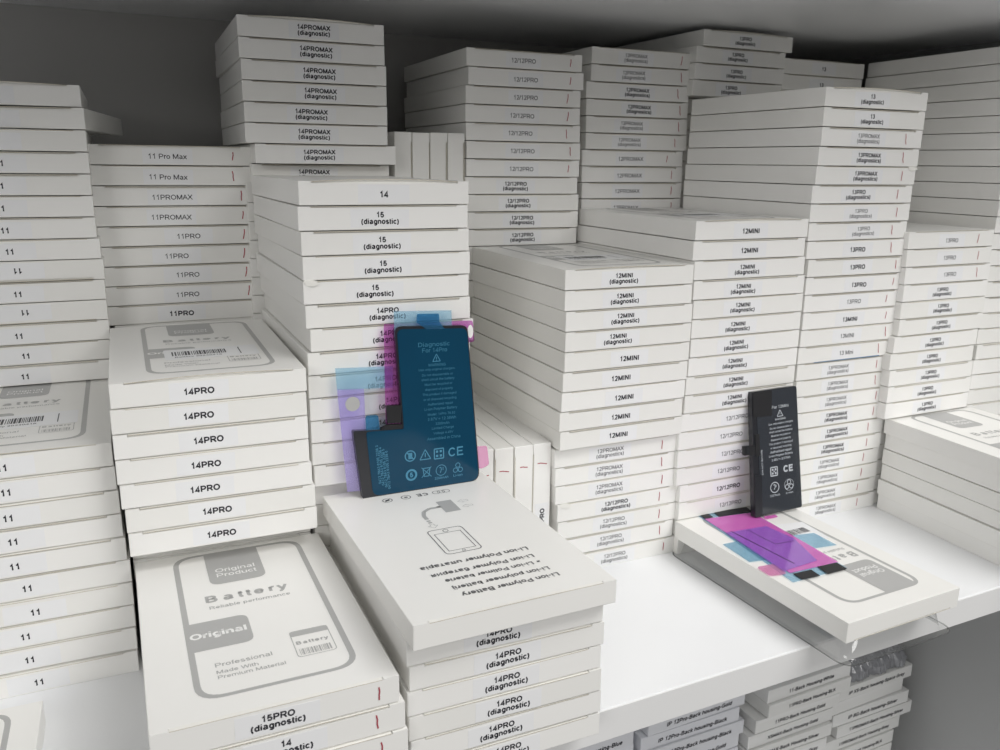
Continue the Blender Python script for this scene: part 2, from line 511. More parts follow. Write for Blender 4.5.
def shelf(name, z, label):
    o = board(name, WALL_L, 0.05, z - TH_B, WALL_R, BACK, z, MAT['laminate'], label, 'shelf')
    link('edge_band', bevel_box('edge_band', WALL_L, 0.0, z - TH_B, WALL_R, 0.06, z - 0.03, MAT['laminate_edge'], 0.02, 1), o)


shelf('floor', 0.0, 'white laminate shelf board carrying all the battery boxes')
shelf('ceiling', CEIL + TH_B, 'underside of the white shelf above the box stacks')
shelf('floor', LOW, 'lower white shelf board under the housing boxes')
board('wall_back', WALL_L - 1.5, BACK, LOW - TH_B, WALL_R + 1.5, BACK + 0.7, CEIL + 14, MAT['back'],
      'plain grey back panel behind the stacks', 'wall', 0.0)
board('wall_right', WALL_R, -0.1, LOW - TH_B, WALL_R + 1.5, BACK, CEIL + 14, MAT['panel'],
      'plain side panel at the right end of the shelves', 'wall')
board('wall_left', WALL_L - 1.5, -0.1, LOW - TH_B, WALL_L, BACK, CEIL + 14, MAT['panel'],
      'plain side panel at the left end of the shelves', 'wall')

# ------------------------------------------------------------------ card boxes
W, DEP = 7.3, 11.7
rng = random.Random(7)
_body = {}


def body_mesh(h, g, d=DEP, w=W):
    """Tuck-end carton: closed box whose front panel is cut down between two corner tabs."""
    key = (round(h, 3), g, d, w)
    if key in _body:
        return _body[key]
    xl, xr, n = 0.07 * w, 0.93 * w, 0.14
    bm = bmesh.new()
    V = lambda x, y, z: bm.verts.new((x * U, y * U, z * U))
    f0, f1, f2, f3 = V(0, 0, 0), V(w, 0, 0), V(w, 0, h), V(xr, 0, h)
    f4, f5, f6, f7 = V(xr, 0, h - g), V(xl, 0, h - g), V(xl, 0, h), V(0, 0, h)
    n0, n1, n2, n3 = V(xl, n, h), V(xl, n, h - g), V(xr, n, h - g), V(xr, n, h)
    b0, b1, b2, b3 = V(0, d, 0), V(w, d, 0), V(w, d, h), V(0, d, h)
    for f in ((f0, f1, f2, f3, f4, f5, f6, f7), (f7, f6, n0, n3, f3, f2, b2, b3), (f6, f5, n1, n0), (f5, f4, n2, n1),
              (f4, f3, n3, n2), (n0, n1, n2, n3), (f0, b0, b1, f1), (f1, b1, b2, f2), (b1, b0, b3, b2), (b0, f0, f7, b3)):
        bm.faces.new(f)
    corner = {f0, f1, f2, f7, b0, b1, b2, b3}
    ed = [e for e in bm.edges if (e.verts[0] in corner and e.verts[1] in corner)]
    bmesh.ops.bevel(bm, geom=ed, offset=0.03 * U, segments=2, affect='EDGES', profile=0.5)
    bmesh.ops.recalc_face_normals(bm, faces=bm.faces[:])
    me = bpy.data.meshes.new('carton_body')
    bm.to_mesh(me)
    bm.free()
    me.materials.append(MAT['card'])
    _body[key] = me
    return me


_flap = {}


def flap_mesh(h, bow, w=W):
    """Front strip of the lid, slightly bowed, with its raw card edge."""
    key = (round(h, 3), bow, w)
    if key in _flap:
        return _flap[key]
    xl, xr, n, t, N = 0.07 * w + 0.03, 0.93 * w - 0.03, 0.14, 0.022, 12
    v, f, mats = [], [], []
    for i in range(N + 1):
        s = i / N
        x = xl + (xr - xl) * s
        b = bow * math.sin(math.pi * s) ** 0.8
        zf = h - 0.012 + b
        v += [(x, -0.004, zf), (x, n, h - 0.002), (x, -0.004, zf - t), (x, n, h - 0.002 - t)]
    for i in range(N):
        a, c = 4 * i, 4 * i + 4
        f += [(a, c, c + 1, a + 1), (a + 2, a + 3, c + 3, c + 2), (a, a + 2, c + 2, c)]
        mats += [0, 0, 1]
    me = mesh_from('lid_flap', v, f, MAT['flap'])
    me.materials.append(MAT['kraft'])
    for p, k in zip(me.polygons, mats):
        p.material_index = k
    _flap[key] = me
    return me


_sticker = {}


def sticker_mesh(w, h):
    key = (round(w, 2), round(h, 2))
    if key not in _sticker:
        _sticker[key] = slab('sticker', rect(-w / 2, -h / 2, w / 2, h / 2), 0, 0.006, MAT['sticker'])
    return _sticker[key]


PENS = []
for k in range(6):
    r2 = random.Random(40 + k)
    hh = r2.uniform(0.40, 0.66)
    dx = r2.uniform(-0.07, 0.07)
    PENS.append(flat('pen_mark', stroke([(dx * 0.4, hh / 2), (0.02, hh * 0.15), (-dx * 0.2, -hh * 0.15), (-dx, -hh / 2)], 0.046), MAT['red']))

D1, DS = '(diagnostic)', '(diagnostics)'
ORD = ['top', 'second', 'third', 'fourth', 'fifth', 'sixth', 'seventh', 'eighth', 'ninth', 'tenth', 'eleventh', 'twelfth',
       'thirteenth', 'fourteenth', 'fifteenth', 'sixteenth', 'seventeenth', 'eighteenth', 'nineteenth', 'twentieth',
       'twenty-first', 'twenty-second', 'twenty-third', 'twenty-fourth', 'twenty-fifth', 'twenty-sixth',
       'twenty-seventh', 'twenty-eighth', 'twenty-ninth']


def ordinal(i, desc):
    if i == 0:
        return 'white card box on top of ' + desc
    return 'white card box %s from top in %s' % (ORD[i], desc)


def box_root(name, x, y, z, yaw):
    r = bpy.data.objects.new(name, None)
    r.empty_display_size = 0.01
    COL.objects.link(r)
    r.matrix_world = T(x, y, z) @ RZ(R(yaw))
    return r


def add_label(root, local, tx, h, text, bold):
    """Paper sticker with black lettering on the front end of a carton."""
    lines = text.split('\n')
    two = len(lines) > 1
    sw = 2.5 if two else 2.2
    cz = h * 0.46 + rng.uniform(-0.02, 0.02)
    tilt = R(rng.uniform(-0.9, 0.9))
    m = local @ T(tx, 0, cz) @ RX(math.pi / 2) @ RZ(tilt)
    st = link('sticker', sticker_mesh(sw, 0.74), root, m)
    size = 0.292 if two else 0.335
    mat = MAT['ink'] if bold else MAT['ink_grey']
    le = link('lettering', text_mesh(text, mat, size, 0.028 if bold else 0.006, line=0.80), st, T(0, 0, 0.010))
    return st


def carton(x, y, z, yaw, h, text=None, tx=None, bold=True, red=None, flip=False, upright=0, bow=None, gap=None, d=DEP, wide=W):
    root = box_root('battery_box', x - (wide - W) / 2, y, z, yaw)
    root.scale.x = wide / W
    if flip:
        local = T(W, 0, h) @ RY(math.pi)
    elif upright == 1:      # standing on its long edge, lid to the left
        local = T(h, 0, 0) @ RY(-math.pi / 2)
    elif upright == 2:      # standing on its long edge, lid to the right
        local = T(0, 0, W) @ RY(math.pi / 2)
    else:
        local = Matrix.Identity(4)
    g = gap if gap is not None else rng.choice((0.04, 0.05, 0.06, 0.08, 0.10))
    bw = bow if bow is not None else rng.choice((-0.02, 0.0, 0.0, 0.012))
    link('carton_body', body_mesh(h, g, d), root, local)
    link('lid_flap', flap_mesh(h, bw), root, local)
    if text:
        add_label(root, local, tx if tx is not None else W / 2 + rng.uniform(-.3, .3), h, text, bold)
    if red is not None:
        p = link('pen_mark', rng.choice(PENS), root, local @ T(red, -0.014, h * 0.5) @ RX(math.pi / 2))
        p['label'] = 'red pen stroke'
    return root


def plain_box(x, y, z, yaw, h, label, group, d=DEP):
    """A box the photograph hides, kept so that its stack stands on the shelf."""
    o = link('battery_box', body_mesh(h, 0.06, d))
    o.matrix_world = T(x, y, z) @ RZ(R(yaw))
    tag(o, label, 'box', group)
    return o


# front-left top corner of each box: x, y, z of its top, label offset, pen-mark offset
STACKS = {
    'A': (1.72, 10.046, [
        (-9.829, 44.983, 24.046, None, None),
        (-9.804, 44.992, 23.046, None, None),
        (-9.77, 45.001, 22.046, None, None),
        (-9.768, 45.009, 21.046, 3.6, None),
        (-9.778, 45.017, 20.046, 3.5, None),
        (-9.767, 45.026, 19.046, 3.41, None),
        (-9.756, 45.034, 18.046, 3.47, None),
        (-9.659, 45.045, 17.046, 3.45, None),
        (-9.585, 45.055, 16.046, 3.62, None),
        (-9.625, 45.062, 15.046, 3.52, None),
        (-9.629, 45.07, 14.046, 3.75, None),
        (-9.625, 45.079, 13.046, 3.34, None),
        (-9.672, 45.085, 12.046, 3.57, None),
        (-9.757, 45.091, 11.046, 3.52, None),
    ]),
    'A2': (1.72, 0.0, [
        (-9.435, 34.471, 10.021, 3.5, None),
        (-9.403, 34.449, 9.019, 3.49, None),
        (-9.363, 34.428, 8.017, 3.41, None),
        (-9.349, 34.406, 7.014, 3.45, None),
        (-9.294, 34.385, 6.012, 3.35, None),
        (-9.201, 34.365, 5.01, 3.57, None),
        (-9.206, 34.342, 4.008, 3.75, None),
        (-9.223, 34.319, 3.006, 3.32, None),
        (-9.244, 34.296, 2.004, 3.38, None),
        (-9.268, 34.273, 1.002, 3.62, None),
    ]),
    'B': (3.12, 12.458, [
        (-2.37, 46.682, 21.458, 3.45, 6.39),
        (-2.315, 46.678, 20.458, 3.36, 6.28),
        (-2.257, 46.675, 19.458, 3.41, 6.56),
        (-2.263, 46.668, 18.458, 3.31, 6.59),
        (-2.221, 46.663, 17.458, 3.97, 6.55),
        (-2.194, 46.658, 16.458, 3.34, 6.49),
        (-2.18, 46.652, 15.458, 3.76, 6.52),
        (-2.175, 46.645, 14.458, 3.68, 6.58),
        (-2.177, 46.639, 13.458, 3.34, None),
    ]),
    'C': (1.44, 5.673, [
        (-1.961, 33.392, 12.673, 3.17, None),
        (-2.004, 33.369, 11.673, 3.13, None),
        (-2.002, 33.346, 10.673, 3.42, None),
        (-1.993, 33.324, 9.673, 3.25, None),
        (-1.931, 33.303, 8.673, 3.08, None),
        (-1.826, 33.284, 7.673, 3.37, None),
        (-1.798, 33.262, 6.673, 3.44, None),
    ]),
    'E': (1.33, 7.044, [
        (5.495, 34.523, 20.044, 3.51, None),
        (5.428, 34.531, 19.044, 3.38, None),
        (5.516, 34.542, 18.044, 3.37, None),
        (5.537, 34.552, 17.044, 3.36, None),
        (5.519, 34.561, 16.044, 3.02, None),
        (5.567, 34.572, 15.044, 3.49, None),
        (5.727, 34.585, 14.044, 3.46, None),
        (5.581, 34.591, 13.044, 3.4, None),
        (5.564, 34.6, 12.044, 3.35, None),
        (5.582, 34.61, 11.044, 3.81, None),
        (5.592, 34.62, 10.044, 3.46, None),
        (5.593, 34.629, 9.044, 3.44, None),
        (5.652, 34.64, 8.044, 3.37, None),
    ]),
    'G': (0.82, 19.604, [
        (4.619, 45.167, 27.604, 3.71, None),
        (4.638, 45.165, 26.604, 3.77, None),
        (4.695, 45.164, 25.604, 3.83, None),
        (4.686, 45.161, 24.604, 3.86, None),
        (4.719, 45.16, 23.604, 3.33, None),
        (4.705, 45.157, 22.604, 3.44, None),
        (4.723, 45.155, 21.604, 3.23, None),
        (4.741, 45.153, 20.604, 3.21, None),
    ]),
    'H': (0.86, 13.009, [
        (16.956, 46.68, 27.009, 3.51, 6.53),
        (17.078, 46.682, 26.009, 3.54, 6.42),
        (16.921, 46.68, 25.009, 3.72, 6.44),
        (16.91, 46.68, 24.009, 3.52, 6.49),
        (16.95, 46.681, 23.009, 3.38, 6.36),
        (16.987, 46.682, 22.009, 3.5, 6.6),
        (16.968, 46.682, 21.009, 3.47, 6.55),
        (16.888, 46.681, 20.009, 3.19, None),
        (16.996, 46.682, 19.009, 3.26, None),
        (16.995, 46.683, 18.009, 3.54, None),
        (16.966, 46.682, 17.009, 3.63, None),
        (17.006, 46.683, 16.009, None, None),
        (17.011, 46.684, 15.009, None, None),
        (17.016, 46.684, 14.009, None, None),
    ]),
    'J': (0.68, 15.676, [
        (25.354, 47.797, 27.676, 3.05, 6.34),
        (25.352, 47.809, 26.676, 2.94, 6.35),
        (25.063, 47.818, 25.676, 3.55, 6.46),
        (25.115, 47.83, 24.676, 3.69, 6.66),
        (25.157, 47.843, 23.676, 3.19, 6.61),
        (25.168, 47.855, 22.676, 3.07, 6.38),
        (24.963, 47.865, 21.676, 3.45, 6.1),
        (24.998, 47.877, 20.676, 3.37, 6.46),
        (25.046, 47.89, 19.676, 3.24, 6.49),
        (25.055, 47.902, 18.676, 3.2, 6.56),
        (25.021, 47.914, 17.676, None, None),
        (24.986, 47.926, 16.676, None, None),
    ]),
    'L': (3.08, 0.0, [
        (32.803, 35.914, 24.842, 3.26, None),
        (32.844, 35.952, 23.848, 3.4, None),
        (32.893, 35.991, 22.854, 3.29, 6.04),
        (32.848, 36.025, 21.861, 3.57, 6.08),
        (32.835, 36.06, 20.867, 3.54, 6.25),
        (32.726, 36.09, 19.873, 3.28, 6.18),
        (32.763, 36.128, 18.88, 3.62, 6.29),
        (32.823, 36.167, 17.886, 3.97, 6.13),
        (32.877, 36.206, 16.892, 3.65, 6.14),
        (33.104, 36.254, 15.899, 3.61, 6.51),
        (33.125, 36.291, 14.905, 3.91, 6.55),
        (33.181, 36.33, 13.911, 3.66, 6.17),
        (33.236, 36.369, 12.918, 3.48, 6.25),
        (33.233, 36.405, 11.924, 3.44, 6.39),
        (33.22, 36.44, 10.93, 3.57, 6.04),
        (33.286, 36.48, 9.937, 3.1, 6.11),
        (33.371, 36.52, 8.943, 3.16, 6.11),
        (33.556, 36.566, 7.949, 3.02, 6.2),
        (33.474, 36.598, 6.956, 3.29, 6.24),
        (33.467, 36.633, 5.962, 3.53, 6.02),
        (33.422, 36.667, 4.968, 3.42, 6.1),
        (33.518, 36.708, 3.975, 3.23, 6.0),
        (33.555, 36.746, 2.981, 3.22, 5.96),
        (33.592, 36.784, 1.987, 3.2, 5.81),
        (33.719, 36.827, 0.994, 3.26, 5.8),
    ]),
    'I': (2.02, 7.012, [
        (17.731, 35.2, 16.012, 3.22, None),
        (17.759, 35.212, 15.012, 3.32, None),
        (17.845, 35.227, 14.012, 3.32, None),
        (17.867, 35.239, 13.012, 2.94, None),
        (17.871, 35.25, 12.012, 3.68, None),
        (17.813, 35.259, 11.012, 3.29, None),
        (17.784, 35.269, 10.012, 3.58, None),
        (17.711, 35.278, 9.012, 3.52, None),
        (17.775, 35.292, 8.012, 3.37, None),
    ]),
    'M': (1.78, 0.0, [
        (17.695, 35.664, 6.973, 3.21, 6.37),
        (17.766, 35.683, 5.977, 3.16, 6.38),
        (17.817, 35.701, 4.981, 3.15, 6.41),
        (17.977, 35.722, 3.984, 3.48, 6.18),
        (18.031, 35.74, 2.988, 3.32, 6.17),
        (17.889, 35.752, 1.992, 3.35, 6.42),
        (18.044, 35.773, 0.996, 3.5, 6.61),
    ]),
    'N': (2.57, 0.0, [
        (25.233, 35.707, 18.133, 3.47, None),
        (25.162, 35.699, 17.126, 3.56, None),
        (25.288, 35.7, 16.118, 3.39, None),
        (25.345, 35.699, 15.111, 3.16, None),
        (25.401, 35.697, 14.104, 3.18, None),
        (25.373, 35.691, 13.096, 2.98, None),
        (25.397, 35.688, 12.089, 2.96, None),
        (25.34, 35.681, 11.081, 3.01, None),
        (25.258, 35.673, 10.074, 3.23, None),
        (25.256, 35.668, 9.067, 3.25, None),
        (25.137, 35.659, 8.059, 3.69, None),
        (25.02, 35.649, 7.052, 3.49, None),
        (25.033, 35.645, 6.044, 3.65, None),
        (25.041, 35.641, 5.037, 3.46, None),
        (25.316, 35.649, 4.03, 3.29, None),
        (25.326, 35.645, 3.022, 3.52, None),
        (25.399, 35.644, 2.015, None, None),
        (25.398, 35.64, 1.007, None, None),
    ]),
    'O': (2.59, 6.279, [
        (40.06, 36.146, 17.279, 3.63, 5.91),
        (40.102, 36.158, 16.279, 3.63, 6.11),
        (40.185, 36.171, 15.279, 3.76, 6.08),
        (40.237, 36.183, 14.279, 3.29, None),
        (40.225, 36.191, 13.279, 3.56, None),
        (40.261, 36.202, 12.279, 3.62, None),
        (40.045, 36.202, 11.279, 3.49, None),
        (39.909, 36.205, 10.279, 3.57, None),
        (40.03, 36.22, 9.279, 3.52, None),
        (40.078, 36.232, 8.279, 3.39, None),
        (40.077, 36.241, 7.279, 3.59, None),
    ]),
    'K': (3.31, 24.903, [
        (32.92, 47.221, 28.903, 3.32, None),
        (32.472, 47.236, 27.903, 3.3, None),
        (32.462, 47.277, 26.903, 3.31, None),
        (32.387, 47.314, 25.903, 3.09, None),
    ]),
    'D': (2.14, 1.807, [
        (-1.267, 22.983, 4.807, 3.54, 6.63),
        (-1.093, 22.981, 3.807, 3.55, 6.36),
        (-1.027, 22.976, 2.807, 3.44, 6.42),
    ]),
    'F': (1.76, 0.0, [
        (6.657, 23.686, 6.613, None, None),
        (6.642, 23.68, 5.668, 3.23, None),
        (6.729, 23.677, 4.724, 3.51, None),
        (6.644, 23.669, 3.779, 3.56, None),
        (6.678, 23.665, 2.834, 3.62, None),
        (6.73, 23.661, 1.889, 3.3, None),
        (6.731, 23.656, 0.945, None, None),
    ]),
}


LET = {
    'A': [('11', 1)] * 14,
    'A2': [('11', 1)] * 10,
    'B': [('11 Pro Max', 0)] * 2 + [('11PROMAX', 0)] * 2 + [('11PRO', 0)] * 4 + [('11PRO', 1)],
    'C': [('14PRO', 1)] * 7,
    'D': [('15PRO\n' + D1, 1), ('14\n' + D1, 1), ('14\n' + D1, 1)],
    'E': [('14', 1)] + [('15\n' + D1, 1)] * 4 + [('14PRO\n' + D1, 1)] * 8,
    'F': [None] + [('14PRO\n' + D1, 1)] * 6,
    'G': [('14PROMAX\n' + D1, 1)] * 8,
    'H': [('12/12PRO', 0)] * 7 + [('12/12PRO\n' + D1, 1)] * 4 + [None] * 3,
    'J': [('12PROMAX\n' + DS, 0)] * 2 + [('12PROMAX\n' + DS, 1)] * 2 + [('12PROMAX\n' + DS, 0)] * 2 + [('12PROMAX', 0)] * 4 + [None] * 2,
    'K': [('13PRO\n' + D1, 1)] * 4,
    'L': [('13\n' + D1, 1)] * 2 + [('13PROMAX\n' + DS, 0)] + [('13PROMAX\n' + DS, 1)] * 2 + [('13PRO\n' + DS, 1)] +
         [('13PRO\n' + DS, 0)] * 2 + [('13PRO', 1)] * 3 + [('13PRO', 0), ('13MINI', 1), ('13MINI', 0), ('13 Mini', 0)] +
         [('13PROMAX\n' + DS, 0)] * 3 + [('13PROMAX\n' + DS, 1)] * 3 + [('13PROMAX\n' + DS, 0)] * 4,
    'I': [('12MINI\n' + D1, 1)] * 4 + [('12MINI', 1)] * 5,
    'M': [('12PROMAX\n' + DS, 0)] * 3 + [('12/12PRO\n' + DS, 1)] + [('12/12PRO\n' + DS, 0)] * 3,
    'N': [('12MINI', 1)] * 2 + [('12MINI\n' + D1, 1)] * 8 + [('12/12PRO', 0)] * 4 + [('12/12PRO', 1), ('12/12PRO', 0)] + [None] * 2,
    'O': [('13PRO', 0)] * 3 + [('13PRO\n' + D1, 1)] * 8,
}
DESC = {
    'A': 'the dim rear stack at the left edge',
    'A2': 'the front stack at the left edge',
    'B': 'the second rear stack from the left',
    'C': 'the stack just behind the large bottom-left box',
    'D': 'the bottom-left stack with large grey print',
    'E': 'the middle stack behind the blue battery',
    'F': 'the front stack under the blue battery',
    'G': 'the dark rear stack highest at upper left',
    'H': 'the rear stack just right of four upright boxes',
    'J': 'the second rear stack right of upright boxes',
    'K': 'the dark rear stack nearly touching the shelf above',
    'L': 'the tallest stack right of the black battery',
    'I': 'the stack left of the black battery',
    'N': 'the stack directly behind the black battery',
    'O': 'the stack right of the tallest stack',
}
GROUP = 'white battery boxes stacked on the shelf'
BOX = {}
HID_Y = {'A': 46.3, 'B': 46.7, 'C': 35.1, 'E': 35.1, 'G': 46.6, 'H': 47.2, 'J': 48.0, 'K': 49.0, 'O': 37.3, 'D': 23.1}
NHID = {'A': 10, 'B': 12, 'C': 6, 'E': 7, 'G': 20, 'H': 13, 'J': 16, 'K': 25, 'O': 6, 'D': 2}
for key, (yaw, zbase, rows) in STACKS.items():
    if key == 'O':      # settle this stack onto the level of the low stack in front of it
        rows = [(x, y, 17.28 - (17.28 - z) * 1.024, tx, rx) for x, y, z, tx, rx in rows]
        zbase = 6.02
    sp = rows[0][2] - rows[1][2]
    for i, (x, y, zt, tx, rx) in enumerate(rows):
        dkey, idx = ('I', i + 9) if key == 'M' else (key, i)
        ztop_next = rows[i + 1][2] if i + 1 < len(rows) else zbase
        s_ = zt - ztop_next
        h = s_ - 0.045
        yw = yaw + rng.uniform(-0.35, 0.35)
        t = LET[key][i] if i < len(LET[key]) else None
        flip = key == 'A' and i in (8, 10)
        bow = gap = None
        if i == 0:
            bow, gap = {'C': (0.10, 0.06), 'A': (0.06, 0.09), 'E': (0.10, 0.09), 'G': (0.09, 0.09), 'L': (0.09, 0.09), 'K': (0.06, 0.09),
                        'I': (0.07, 0.05), 'N': (0.07, 0.06), 'A2': (0.05, 0.04), 'F': (0.02, 0.03), 'D': (0.0, 0.03)}.get(key, (None, None))
        if key == 'A' and i == 1:
            yw = -6.5
            y += 0.85
            x += 0.10
        if key == 'F' and i == 0:
            x, y, yw = 6.78, 23.02, 3.2
        if key == 'G' and i >= 6:
            x += 0.42 - 0.12 * (i - 6)
        if key == 'G' and i == 7:
            y += 1.1
        if key == 'A' and tx is None:
            tx = 3.5
        if flip and tx is not None:
            tx = W - tx
        wd = {'B': 7.85, 'L': 7.42, 'N': 7.39, 'D': 7.49, 'F': 7.42, 'J': 7.42}.get(key, W)
        if key == 'F' and i == 0:
            wd = 7.62
        if key == 'E':
            yw += 0.9
        if key == 'D':
            x += 0.10
        lift = 0.038 if ztop_next > 0.05 else 0.0
        if key == 'K':
            lift += 0.17
        if key == 'J':
            x += 0.10
        if key == 'L':
            yw -= 0.8
        b = carton(x, y, ztop_next + lift, yw, h, t[0] if t else None, tx, bool(t[1]) if t else True, rx, flip, 0, bow, gap, 11.3 if key == 'L' else DEP, wd)
        tag(b, ordinal(idx, DESC[dkey]), 'box', GROUP)
        BOX[(key, i)] = (b, h)
    if zbase > 0.05 and key != 'I':
        n = NHID[key]
        hs = (zbase + (0.2 if key == 'K' else 0.03)) / n
        x = rows[-1][0]
        for k in range(n):
            plain_box(x + rng.uniform(-.05, .05), HID_Y[key], k * hs, yaw, hs - 0.03,
                      'white card box hidden low inside ' + DESC[dkey], 'hidden boxes low in the stacks')

# tall stack at the right edge seen from its side, low front stack, rear stack beside it
for i in range(28):
    b = carton(48.0 + rng.uniform(-.06, .06), 37.0 + rng.uniform(-.05, .05), 27 - i, 0.6 + rng.uniform(-.4, .4), 0.955)
    tag(b, ordinal(i, 'the tall stack at the right edge'), 'box', GROUP)
QX = (40.75, 41.0, 40.95, 41.0, 40.85, 41.0)
for i in range(6):
    b = carton(QX[i], 25.05 + rng.uniform(-.03, .03), 5 - i, 0.3 + rng.uniform(-.15, .15), 0.955, '13PRO\n' + D1)
    tag(b, ordinal(i, 'the low front stack at the right edge'), 'box', GROUP)
    BOX[('Q', i)] = (b, 0.955)
for i in range(2):
    b = carton(39.95 - 0.08 * i, 47.95, 26.85 - i, 2.8, 0.966, '13', 3.55, True, None, False, 0, 0.03 if i == 0 else None)
    tag(b, ordinal(i, 'the rear stack beside the right-edge stack'), 'box', GROUP)
hs = 25.85 / 26
for k in range(26):
    plain_box(39.9, 49.1, k * hs, 2.8, hs - 0.03, 'white card box hidden low inside the rear stack beside the right-edge stack',
              'hidden boxes low in the stacks')

# boxes standing on their long edges
UP = ['leftmost', 'second', 'third', 'rightmost']
for i in range(4):
    b = carton(12.72 + 1.03 * i, 46.5 + rng.uniform(-.05, .05), 15.1 - (0.0 if i != 1 else 0.02), 0.4, 0.985, None, None, True, None, False, 2, d=11.7)
    tag(b, '%s upright white card box in the rear row of four' % UP[i] if i in (0, 3) else
        '%s from left upright white card box in the rear row' % UP[i], 'box', 'upright boxes in the rear row')
for k in range(4):
    o = link('battery_box', body_mesh(0.985, 0.06))
    o.matrix_world = T(12.72 + 1.03 * k, 47.3, 0.0) @ (T(0, 0, W) @ RY(math.pi / 2))
    tag(o, 'upright white card box hidden under the rear upright boxes', 'box', 'hidden boxes low in the stacks')
for k in range(4):
    o = link('battery_box', body_mesh(0.985, 0.06))
    o.matrix_world = T(12.72 + 1.03 * k, 47.2, 7.55) @ (T(0, 0, W) @ RY(math.pi / 2))
    tag(o, 'upright white card box hidden under the rear upright boxes', 'box', 'hidden boxes low in the stacks')
for i in range(4):
    b = carton(13.58 + 1.035 * i, 35.98 + (0.05, 0.0, -0.04, 0.03)[i], 0.0, 0.6, 0.985, '12/12PRO' if i == 3 else None,
               3.0, True, (5.95, 6.1, 6.2, 6.25)[i], False, 1)
    tag(b, '%s upright white card box in the front row beside the blue battery' % UP[i] if i in (0, 3) else
        '%s from left upright white card box beside the blue battery' % UP[i], 'box', 'upright boxes in the front row')

# ------------------------------------------------------------------ printed lids
PZ = 0.006


def bars(x0, y0, x1, y1, seed, n=34):
    r2 = random.Random(seed)
    out, x = [], x0
    step = (x1 - x0) / n
    while x < x1 - step * 1.2:
        w = step * r2.choice((0.45, 0.45, 0.9, 1.3))
        out.append(rect(x, y0, x + w, y1))
        x += w + step * r2.choice((0.5, 0.5, 0.9))
    return out


def lid_print(root, h, local=None, badge_dx=0.0, text_dx=0.0, text_dy=0.0, barcode=False, full=True):
    """The grey artwork printed on the lid (front of the box towards the reader)."""
    L = (local or Matrix.Identity(4)) @ T(0, 0, h + PZ)
    fo = round_poly(rect(1.36, 1.06, 6.36, 11.40), 0.85, 6)
    fi = round_poly(rect(1.56, 1.22, 6.16, 11.24), 0.70, 6)
    link('printed_frame', ring('printed_frame', fo, fi, MAT['print']), root, L)
    bx0, bx1 = 2.55 + badge_dx, 4.62 + badge_dx
    bd = link('printed_badge', flat('printed_badge', [round_poly([(bx0, 8.5), (bx1, 8.5), (bx1, 11.3), (bx0, 11.3)], [0.4, 0.4, 0, 0], 5)], MAT['print']), root, L @ T(0, 0, 0.003))
    link('lettering', text_mesh('Original\nProduct', MAT['print_white'], 0.5, 0.01, 1.5, line=0.85), bd, T((bx0 + bx1) / 2, 9.45, 0.004))
    link('lettering', text_mesh('Battery', MAT['print'], 0.8, 0.03, 2.95, spacing=1.35), root, L @ T(3.72 + text_dx, 7.35 + text_dy, 0))
    link('lettering', text_mesh('Reliable performance', MAT['print'], 0.3, 0.0, 2.85), root, L @ T(3.75 + text_dx, 6.72 + text_dy, 0))
    ob = link('printed_badge', flat('printed_badge', [round_poly([(1.46, 3.92), (3.48, 3.92), (3.48, 5.82), (1.46, 5.82)], [0, 0.35, 0.35, 0], 5)], MAT['print']), root, L @ T(0, 0, 0.003))
    link('lettering', text_mesh('Original', MAT['print_white'], 0.5, 0.015, 1.85), ob, T(2.42, 4.85, 0.004))
    if full:
        link('lettering', text_mesh('Professional', MAT['print'], 0.3, 0.005, 1.78), root, L @ T(2.98, 2.88, 0))
        link('lettering', text_mesh('Made With', MAT['print'], 0.3, 0.005, 1.28), root, L @ T(2.73, 2.46, 0))
        link('lettering', text_mesh('Premium Material', MAT['print'], 0.3, 0.005, 2.08), root, L @ T(3.14, 2.16, 0))
        cd = link('printed_card', ring('printed_card', round_poly(rect(4.60, 2.27, 5.90, 3.95), 0.15, 3), round_poly(rect(4.63, 2.30, 5.87, 3.92), 0.13, 3), MAT['print']), root, L)
        band = link('printed_band', flat('printed_band', [rect(4.62, 3.60, 5.88, 3.92)], MAT['print']), cd, T(0, 0, 0.001))
        link('lettering', text_mesh('Battery', MAT['print'], 0.3, 0.02, 1.08, spacing=1.2), cd, T(5.24, 3.12, 0.001))
        link('barcode', flat('barcode', bars(4.72, 2.38, 5.76, 2.76, 3, 26), MAT['print']), cd, T(0, 0, 0.001))
    if barcode:
        st = link('barcode_sticker', slab('barcode_sticker', round_poly(rect(2.15, 3.35, 6.0, 5.35), 0.1, 2), 0, 0.006, MAT['sticker']), root, L @ T(0, 0, 0.004))
        link('barcode', flat('barcode', bars(2.45, 4.05, 4.75, 4.85, 5), MAT['ink']), st, T(0, 0, 0.010))
        link('lettering', text_mesh('Battery 20230416', MAT['ink_grey'], 0.22, 0.0, 1.9), st, T(3.5, 3.75, 0.010))
        link('divider', flat('divider', [rect(5.22, 3.7, 5.26, 5.0)], MAT['ink_grey']), st, T(0, 0, 0.010))


b, h = BOX[('D', 0)]
lid_print(b, h)
for k in ('C', 'A2', 'I', 'N'):
    b, h = BOX[(k, 0)]
    lid_print(b, h, barcode=True)
b, h = BOX[('Q', 0)]
lid_print(b, h)

